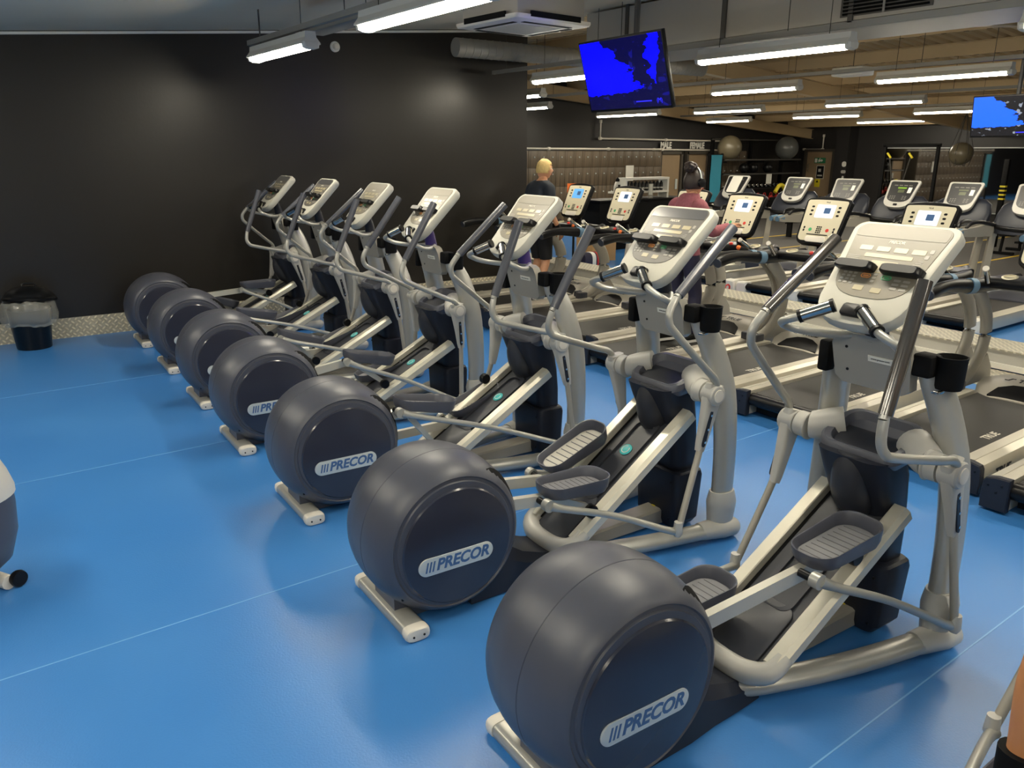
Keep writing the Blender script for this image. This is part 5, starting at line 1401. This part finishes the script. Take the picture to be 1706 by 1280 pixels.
for k in range(6):
    a = 2 * PI * k / 6
    B().tube([(0.02 * math.cos(a), 0.02 * math.sin(a), roof_z(21.5) - 0.3), (0.285 * math.cos(a), 0.285 * math.sin(a), 1.93), (0.2 * math.cos(a), 0.2 * math.sin(a), 1.60)], 0.008, 6).build('net_cord', WIRE, t)
B().tube([(0, 0, roof_z(21.5) - 0.3), (0, 0, roof_z(21.5))], 0.008, 6).build('hanging_cord', WIRE, t)
t = empty('weights_rack', (17.2, 11.3, 0)); tag(t, 'low rack of red and chrome weights seen between treadmill consoles', 'rack')
for z in (0.35, 0.75):
    B().box((0, 0, z), (1.3, 0.3, 0.03), (R(-12), 0, 0)).build('rack_shelf', BLKM, t)
for x in (-0.6, 0.6): B().box((x, 0.05, 0.45), (0.06, 0.12, 0.9)).build('rack_post', BLKM, t)
db2 = db.copy(); C.objects.link(db2)
for k in range(14):
    o = db2 if k == 0 else db.copy()
    if k: C.objects.link(o)
    o.location = (17.2 - 0.55 + 0.18 * (k % 7), 11.28, 0.83 if k < 7 else 0.43); tag(o, 'chrome and black dumbbell on the low rack between two treadmill consoles', 'dumbbell', 'dumbbells on the low rack')

# ------------------------------------------------------------------ people
def head(prefix, t, c, yaw, skin_m, hair_m, style, pitch=0.0):
    """head mesh with brow, nose, mouth and chin; c is the centre of the skull, facing +x turned by yaw"""
    bm = bmesh.new()
    bmesh.ops.create_uvsphere(bm, u_segments=32, v_segments=24, radius=1.0)
    for v in bm.verts:
        x, y, z = v.co
        f = Vector((x * 0.098, y * 0.076, z * 0.118))
        if z < -0.1: f.x += 0.006 * (1 if x > 0 else -2.2) * min(1, -z); f.y *= 1 - 0.30 * min(1, (-z - 0.1))
        if x > 0.55 and abs(y) < 0.35:
            nz = math.exp(-((z + 0.12) / 0.20) ** 2) * math.exp(-(y / 0.16) ** 2); f.x += 0.026 * nz
            f.x += 0.006 * math.exp(-((z - 0.30) / 0.12) ** 2)
            f.x += 0.007 * math.exp(-((z + 0.50) / 0.08) ** 2) * math.exp(-(y / 0.28) ** 2)
        if x > 0.4: f.x -= 0.008 * math.exp(-((z - 0.08) / 0.10) ** 2) * math.exp(-((abs(y) - 0.38) / 0.16) ** 2)
        if z < -0.75 and x > 0: f.x += 0.008
        v.co = f
    for fc in bm.faces: fc.smooth = True
    me = bpy.data.meshes.new(prefix); bm.to_mesh(me); bm.free()
    return me

def transform_mesh(me, c, yaw, pitch=0.0):
    me.transform(Matrix.Translation(Vector(c)) @ Matrix.Rotation(yaw, 4, 'Z') @ Matrix.Rotation(pitch, 4, 'Y'))

def hand_chains(w, d, palm_dir, curl=0.35, s=1.0, side=1):
    """five fingers from a wrist point w, hand direction d, palm facing palm_dir"""
    w = Vector(w); d = Vector(d).normalized(); n = Vector(palm_dir); n = (n - d * n.dot(d)).normalized(); k = d.cross(n).normalized() * side
    P = lambda a, b_, c_: tuple(w + d * a * s + k * b_ * s + n * c_ * s)
    root = P(0.0, 0, 0); mid = P(0.055, 0, 0)
    ch = [[(*root, (0.026 * s, 0.019 * s)), (*mid, (0.036 * s, 0.016 * s))]]
    for i, (o, L) in enumerate(((0.028, 0.070), (0.010, 0.080), (-0.009, 0.075), (-0.027, 0.058))):
        c1, c2 = curl, curl * 2.2
        a = P(0.092, o, 0.002); b_ = P(0.092 + L * 0.45 * math.cos(c1), o * 1.08, 0.002 + L * 0.45 * math.sin(c1)); c_ = P(0.092 + L * 0.45 * math.cos(c1) + L * 0.5 * math.cos(c2), o * 1.1, 0.002 + L * 0.45 * math.sin(c1) + L * 0.5 * math.sin(c2))
        ch.append([(*mid, (0.036 * s, 0.016 * s)), (*a, 0.0095 * s), (*b_, 0.0085 * s), (*c_, 0.0065 * s)])
    ch.append([(*root, (0.026 * s, 0.019 * s)), (*P(0.035, 0.036, 0.006), 0.012 * s), (*P(0.065, 0.052, 0.018), 0.0098 * s), (*P(0.090, 0.055, 0.030), 0.0078 * s)])
    return ch

def shoe(name, c, yaw, m1, m2, parent, pitch=0.0):
    b = B(); rg = []
    for x, w, z0_, z1_ in ((-0.085, 0.026, 0.02, 0.07), (-0.07, 0.036, 0.018, 0.09), (-0.02, 0.038, 0.018, 0.095), (0.04, 0.040, 0.018, 0.08), (0.10, 0.048, 0.018, 0.058), (0.15, 0.046, 0.018, 0.045), (0.185, 0.028, 0.02, 0.032)):
        rg.append([Vector((x, w * py_, z0_ + (z1_ - z0_) * (0.5 + 0.5 * pz_))) for py_, pz_ in rrect(2, 2, 0.75, 4)])
    o = b.rings(rg).build(name, m1, parent, 60)
    b = B().rings([[Vector((x * 1.03, y * 1.0, z)) for x, y in ((-0.088, -0.03), (0.0, -0.036), (0.10, -0.050), (0.16, -0.045), (0.19, 0.0), (0.16, 0.045), (0.10, 0.050), (0.0, 0.036), (-0.088, 0.03))] for z in (0.0, 0.024)])
    so = b.build('shoe_sole', m2, o)
    mt = Matrix.Translation(Vector(c)) @ Matrix.Rotation(yaw, 4, 'Z') @ Matrix.Rotation(pitch, 4, 'Y')
    o.data.transform(mt); so.data.transform(mt)
    return o

def eyes(parent, c, yaw, hm, pitch=0.0):
    for s in (-1, 1):
        me = bpy.data.meshes.new('eye'); bm = bmesh.new(); bmesh.ops.create_uvsphere(bm, u_segments=12, v_segments=8, radius=0.012); bm.to_mesh(me); bm.free()
        me.transform(Matrix.Translation(Vector((0.078, s * 0.031, 0.008)))); transform_mesh(me, c, yaw, pitch); me.materials.append(WHITE)
        o = bpy.data.objects.new('eye', me); C.objects.link(o); o.parent = parent
        me = bpy.data.meshes.new('eyebrow'); bm = bmesh.new(); bmesh.ops.create_cube(bm, size=1.0); bm.to_mesh(me); bm.free()
        me.transform(Matrix.Translation(Vector((0.093, s * 0.031, 0.030))) @ Matrix.Diagonal((0.006, 0.032, 0.006, 1))); transform_mesh(me, c, yaw, pitch); me.materials.append(hm)
        o = bpy.data.objects.new('eyebrow', me); C.objects.link(o); o.parent = parent
    me = bpy.data.meshes.new('mouth'); bm = bmesh.new(); bmesh.ops.create_cube(bm, size=1.0); bm.to_mesh(me); bm.free()
    me.transform(Matrix.Translation(Vector((0.099, 0, -0.058))) @ Matrix.Diagonal((0.006, 0.040, 0.008, 1))); transform_mesh(me, c, yaw, pitch); me.materials.append(REDP)
    o = bpy.data.objects.new('mouth', me); C.objects.link(o); o.parent = parent

def join_into(o, meshes):
    bm = bmesh.new(); bm.from_mesh(o.data)
    for m_ in meshes: bm.from_mesh(m_)
    bm.to_mesh(o.data); bm.free()
    for p in o.data.polygons: p.use_smooth = True

def ears(c, yaw):
    out = []
    for s in (-1, 1):
        bm = bmesh.new(); bmesh.ops.create_uvsphere(bm, u_segments=12, v_segments=10, radius=1.0)
        for v in bm.verts: v.co = Vector((v.co.x * 0.016 - 0.004, s * 0.078 + v.co.y * 0.009, v.co.z * 0.030 - 0.004))
        me = bpy.data.meshes.new('ear'); bm.to_mesh(me); bm.free(); transform_mesh(me, c, yaw); out.append(me)
    return out

def hair_cap(name, c, yaw, m_, parent, zmin=-0.45, front=0.55, grow=1.09, wav=0.05, pitch=0.0):
    bm = bmesh.new(); bmesh.ops.create_uvsphere(bm, u_segments=40, v_segments=28, radius=1.0)
    kill = [v for v in bm.verts if v.co.z < zmin + (0.0 if v.co.x < 0.1 else (v.co.x - 0.1) * 1.15) or (v.co.x > front and v.co.z < 0.42)]
    bmesh.ops.delete(bm, geom=kill, context='VERTS')
    for v in bm.verts:
        n = noise.noise(v.co * 7) * wav + noise.noise(v.co * 18) * wav * 0.6
        f = grow + n
        v.co = Vector((v.co.x * 0.100 * f, v.co.y * 0.080 * f, v.co.z * 0.120 * f))
    r = bmesh.ops.solidify(bm, geom=bm.faces[:], thickness=0.012)
    for fc in bm.faces: fc.smooth = True
    me = bpy.data.meshes.new(name); bm.to_mesh(me); bm.free(); transform_mesh(me, c, yaw, pitch); me.materials.append(m_)
    o = bpy.data.objects.new(name, me); C.objects.link(o); o.parent = parent
    return o

def person(loc, yaw, label, P):
    """P: pose and clothing in the person's own frame (x forward, y left, z up from the soles)"""
    t = empty('person', loc, yaw); tag(t, label, 'person'); t.scale = (P.get('size', 1.0),) * 3
    pel, che, nek, hd = P['pelvis'], P['chest'], P['neck'], P['head']
    w = P.get('w', 1.0)
    ch = [[(*pel, (0.115 * w, 0.13 * w)), (pel[0] * 0.6 + che[0] * 0.4, pel[1], pel[2] * 0.6 + che[2] * 0.4, (0.10 * w, 0.125 * w)), (*che, (0.115 * w, 0.155 * w)), (che[0], che[1], che[2] + 0.13, (0.075 * w, 0.12 * w)), (*nek, 0.056), (hd[0] - 0.012, hd[1], hd[2] - 0.06, 0.056)]]
    for s, leg in ((1, P['legL']), (-1, P['legR'])):
        h, k, a = leg
        ch.append([(*pel, (0.115 * w, 0.13 * w)), (h[0], h[1], h[2], 0.088), ((h[0] + k[0]) / 2, (h[1] + k[1]) / 2, (h[2] + k[2]) / 2, 0.074), (k[0], k[1], k[2], 0.056), ((k[0] * 0.68 + a[0] * 0.32) - 0.012, k[1] * 0.68 + a[1] * 0.32, k[2] * 0.68 + a[2] * 0.32, 0.057), ((k[0] * 0.25 + a[0] * 0.75), k[1] * 0.25 + a[1] * 0.75, k[2] * 0.25 + a[2] * 0.75, 0.038), (a[0], a[1], a[2], 0.036), (a[0] + 0.09, a[1], a[2] - 0.045, 0.03)])
    hands = []
    for s, arm in ((1, P['armL']), (-1, P['armR'])):
        sh, el, wr = arm[:3]
        ch.append([(che[0], che[1], che[2] + 0.13, (0.075 * w, 0.12 * w)), (sh[0], sh[1], sh[2], 0.056), ((sh[0] + el[0]) / 2, (sh[1] + el[1]) / 2, (sh[2] + el[2]) / 2, 0.047), (*el, 0.040), ((el[0] * .6 + wr[0] * .4), (el[1] * .6 + wr[1] * .4), (el[2] * .6 + wr[2] * .4), 0.037), (*wr, (0.026, 0.019))])
        hc = hand_chains(wr, arm[3], arm[4], arm[5] if len(arm) > 5 else 0.35, 1.0, s)
        ch += hc
    body = skin_obj('body', ch, P['skin'], t, 3)
    body_src = body.data.copy()
    me = head('head', t, hd, P.get('hyaw', 0), P['skin'], P['hair'], '')
    transform_mesh(me, hd, P.get('hyaw', 0), P.get('hpitch', 0.0))
    join_into(body, [me] + ears(hd, P.get('hyaw', 0)))
    eyes(body, hd, P.get('hyaw', 0), P['hair'], P.get('hpitch', 0.0))
    hair_cap('hair', hd, P.get('hyaw', 0), P['hair'], t, *P.get('haircut', (-0.45, 0.55)))
    bones = [('trunk', pel, nek, 0.14), ('head', nek, (hd[0], hd[1], hd[2] + 0.1), 0.09)]
    for arm in (P['armL'], P['armR']):
        sh, el, wr = arm[:3]
        bones += [('arm', sh, el, 0.052), ('fore', el, wr, 0.042), ('hand', wr, tuple(Vector(wr) + Vector(arm[3]).normalized() * 0.2), 0.045)]
    for leg in (P['legL'], P['legR']):
        h, k, a = leg
        bones += [('thigh', h, k, 0.085), ('shin', k, a, 0.055), ('foot', a, (a[0] + 0.12, a[1], a[2] - 0.05), 0.045)]
    def garment(name, m_, keep, cuts, ease):
        bm = bmesh.new(); bm.from_mesh(body_src)
        for co, no in cuts:
            bmesh.ops.bisect_plane(bm, geom=bm.verts[:] + bm.edges[:] + bm.faces[:], dist=0.0005, plane_co=Vector(co), plane_no=Vector(no))
        bm.normal_update()
        def cls(p):
            best = None
            for nm, u_, v_, r_ in bones:
                u_, v_ = Vector(u_), Vector(v_); d_ = v_ - u_; q = max(0.0, min(1.0, (p - u_).dot(d_) / d_.length_squared))
                e = (p - (u_ + d_ * q)).length / r_
                if best is None or e < best[0]: best = (e, nm, (p - u_).dot(d_) / d_.length_squared, p)
            return best
        kill = [f for f in bm.faces if not keep(*cls(f.calc_center_median())[1:])]
        bmesh.ops.delete(bm, geom=kill, context='FACES')
        bmesh.ops.delete(bm, geom=[v for v in bm.verts if not v.link_faces], context='VERTS')
        nrm = {v: v.normal.copy() for v in bm.verts}
        for v in bm.verts: v.co += nrm[v] * (ease + 0.004 * noise.noise(v.co * 9))
        for f in bm.faces: f.smooth = True
        me = bpy.data.meshes.new(name); bm.to_mesh(me); bm.free(); me.materials.append(m_)
        o = bpy.data.objects.new(name, me); C.objects.link(o); o.parent = t
        md = o.modifiers.new('thickness', 'SOLIDIFY'); md.thickness = 0.006; md.offset = 1.0
        return o
    f = P.get('sleeve', 0.55); hemz = pel[2] + P.get('hem', 0.0) - 0.02; colz = nek[2] - 0.015 + P.get('collar', 0.0)
    cuts = [((0, 0, hemz), (0, 0, 1)), ((0, 0, colz), (0, 0, 1))]
    for arm in (P['armL'], P['armR']):
        sh, el, wr = [Vector(q) for q in arm[:3]]
        cuts.append((sh + (el - sh) * f, el - sh) if f <= 1 else (el + (wr - el) * (f - 1), wr - el))
    garment('top', P['top_m'], lambda nm, q, p: (nm in ('trunk', 'head', 'thigh') and hemz < p.z < colz) or (nm == 'arm' and q < (f if f <= 1 else 2)) or (nm == 'fore' and f > 1 and q < f - 1), cuts, P.get('ease', 0.014))
    f2 = P.get('trouser', 0.55); wz = pel[2] + 0.05
    cuts = [((0, 0, wz), (0, 0, 1))]
    for leg in (P['legL'], P['legR']):
        h, k, a = [Vector(q) for q in leg]
        cuts.append((h + (k - h) * f2, k - h) if f2 <= 1 else (k + (a - k) * 0.97, a - k))
    garment('shorts' if f2 <= 1 else 'leggings', P['low_m'], lambda nm, q, p: (nm == 'trunk' and p.z < wz) or (nm == 'thigh' and p.z < wz and q < (f2 if f2 <= 1 else 2)) or (nm == 'shin' and f2 > 1 and q < 0.97), cuts, P.get('ease2', 0.012))
    for leg, nm in ((P['legL'], 1), (P['legR'], -1)):
        a = leg[2]
        shoe('shoe', (a[0] - 0.0, a[1], a[2] - 0.085), 0.0, P['shoe'][0], P['shoe'][1], t)
    return t

def stand(h=1.0): pass

# the blond man on the treadmill, seen from behind
man = person((6.12, 7.68, 0.192), R(-3), 'person with short blond hair in dark t-shirt and black shorts, standing on a treadmill', dict(
    pelvis=(0, 0, 0.93), chest=(0.01, 0, 1.25), neck=(0.03, 0, 1.49), head=(0.055, 0, 1.62), hyaw=R(-12), w=1.06, size=0.955,
    legL=((0.0, 0.10, 0.88), (0.05, 0.11, 0.48), (-0.02, 0.11, 0.085)), legR=((0.0, -0.10, 0.88), (0.02, -0.11, 0.48), (-0.08, -0.11, 0.085)),
    armL=((0.0, 0.205, 1.40), (-0.03, 0.27, 1.12), (0.14, 0.25, 0.93), (0.6, -0.05, -0.6), (0, -1, 0)),
    armR=((0.0, -0.205, 1.40), (-0.04, -0.27, 1.12), (0.10, -0.27, 0.90), (0.4, 0.0, -0.9), (0, 1, 0)),
    skin=SKIN, hair=BLOND, top_m=TEE, low_m=SHORT, shoe=(BLK, WHITE), haircut=(-0.42, 0.5, 1.10, 0.06), trouser=0.92, ease2=0.018, sleeve=0.55))
for nm, z0_, z1_, r_, m_ in (('wrist_watch', 0.0, 0.03, 0.033, BLK),):
    o = B().tube([(0.082, -0.27, 0.93), (0.066, -0.27, 0.955)], 0.031, 14).build(nm, m_); o.parent = man
for y in (-0.11, 0.11):
    o = B().tube([(-0.06, y, 0.20), (-0.035, y, 0.34)], [0.050, 0.064], 16).build('knee_length_sock', BLKM); o.parent = man
# the woman in pink, seen from behind
wom = person((5.72, 5.02, 0.192), R(-3), 'person with dark hair bun, headphones, pink top and navy leggings on a treadmill', dict(
    pelvis=(0, 0, 0.92), chest=(0.03, 0, 1.20), neck=(0.06, 0, 1.42), head=(0.085, 0, 1.545), hyaw=R(-6), w=0.93, size=0.96,
    legL=((0.0, 0.09, 0.87), (0.02, 0.095, 0.47), (-0.16, 0.095, 0.095)), legR=((0.0, -0.09, 0.87), (0.10, -0.095, 0.48), (0.10, -0.095, 0.085)),
    armL=((0.01, 0.175, 1.335), (0.10, 0.235, 1.07), (0.38, 0.21, 1.02), (1, -0.1, 0.1), (0, 0, -1)),
    armR=((0.01, -0.175, 1.335), (0.12, -0.235, 1.09), (0.40, -0.20, 1.13), (1, 0.1, 0.25), (0, 0, -1)),
    skin=SKIN, hair=DHAIR, top_m=PINK, low_m=LEGG, shoe=(BLK, WHITE), haircut=(-0.50, 0.5, 1.13, 0.07), trouser=2, ease2=0.006, sleeve=1.85, hem=-0.03, collar=0.035, ease=0.012))
b = B()
hx, hy, hz = 0.085, 0, 1.545
bun = bmesh.new(); bmesh.ops.create_icosphere(bun, subdivisions=4, radius=1.0)
for v in bun.verts:
    n = noise.noise(v.co * 2.6) * 0.28 + noise.noise(v.co * 7) * 0.14
    v.co = Vector((v.co.x * 0.060 * (1 + n), v.co.y * 0.066 * (1 + n), v.co.z * 0.052 * (1 + n))) + Vector((hx - 0.060, hy, hz + 0.142))
for fc in bun.faces: fc.smooth = True
me = bpy.data.meshes.new('hair_bun'); bun.to_mesh(me); bun.free(); me.materials.append(DHAIR)
o = bpy.data.objects.new('hair_bun', me); C.objects.link(o); o.parent = wom
hp = B()
hp.tube([(hx - 0.0, 0.092 * math.cos(a), hz + 0.005 + 0.142 * math.sin(a)) for a in (PI * k / 14 for k in range(15))], 0.006, 8, (1.5, 1))
hpo = hp.build('headphones', BADGE); hpo.parent = wom
for s in (-1, 1): o = B().rev([(0.001, 0), (0.040, 0), (0.045, 0.01), (0.040, 0.032), (0.02, 0.037), (0.001, 0.038)], (hx, s * 0.080, hz + 0.0), (0, s, 0), 20).build('ear_cup', BLK); o.parent = hpo
# figure beyond the end of the black wall
person((8.35, 10.46, 0.0), R(-60), 'person in black t-shirt mostly hidden by the end of the black wall', dict(
    pelvis=(0, 0, 0.95), chest=(0.01, 0, 1.27), neck=(0.03, 0, 1.51), head=(0.05, 0, 1.64), hyaw=0, w=1.02,
    legL=((0.0, 0.10, 0.90), (0.03, 0.11, 0.49), (0.0, 0.11, 0.085)), legR=((0.0, -0.10, 0.90), (0.03, -0.11, 0.49), (0.0, -0.11, 0.085)),
    armL=((0.0, 0.20, 1.42), (0.02, 0.27, 1.14), (0.24, 0.20, 1.06), (1, -0.2, 0.1), (0, 0, -1)), armR=((0.0, -0.20, 1.42), (0.02, -0.27, 1.14), (0.24, -0.2, 1.06), (1, 0.2, 0.1), (0, 0, -1)),
    skin=SKIN, hair=BLOND, top_m=SHORT, low_m=SHORT, shoe=(BLK, WHITE), haircut=(-0.42, 0.5, 1.10, 0.05), trouser=0.95))
# the exerciser on the machine at the lower right corner
mo = O0 + AY * 1.207 * -1 + Vector((-0.04, 0.03, 0))
person(tuple(mo + AX * 0.75 + Vector((0, 0, 0.305))), ROW, 'person on the cut-off cross-trainer, bare lower leg and black sock in view', dict(
    pelvis=(0.10, 0, 0.93), chest=(0.12, 0, 1.22), neck=(0.15, 0, 1.45), head=(0.18, 0, 1.58), hyaw=0, w=1.05,
    legL=((0.08, 0.10, 0.88), (0.11, 0.155, 0.50), (0.05, 0.158, 0.095)), legR=((0.10, -0.10, 0.90), (0.36, -0.15, 0.56), (0.30, -0.158, 0.16)),
    armL=((0.12, 0.20, 1.36), (0.22, 0.27, 1.10), (0.50, 0.26, 1.02), (1, 0, 0.2), (0, -1, 0), 0.9), armR=((0.12, -0.20, 1.36), (0.22, -0.27, 1.10), (0.50, -0.26, 1.02), (1, 0, 0.2), (0, 1, 0), 0.9),
    skin=SKINT, hair=DHAIR, top_m=TEE, low_m=SHORT, shoe=(BLK, WHITE), trouser=0.8))
for c_ in [c_ for c_ in bpy.data.objects if c_.get('label', '').startswith('person on the cut-off')]:
    o = B().tube([(0.05, 0.158, 0.07), (0.06, 0.158, 0.20)], [0.046, 0.053], 16).build('ankle_sock', BLKM); o.parent = c_
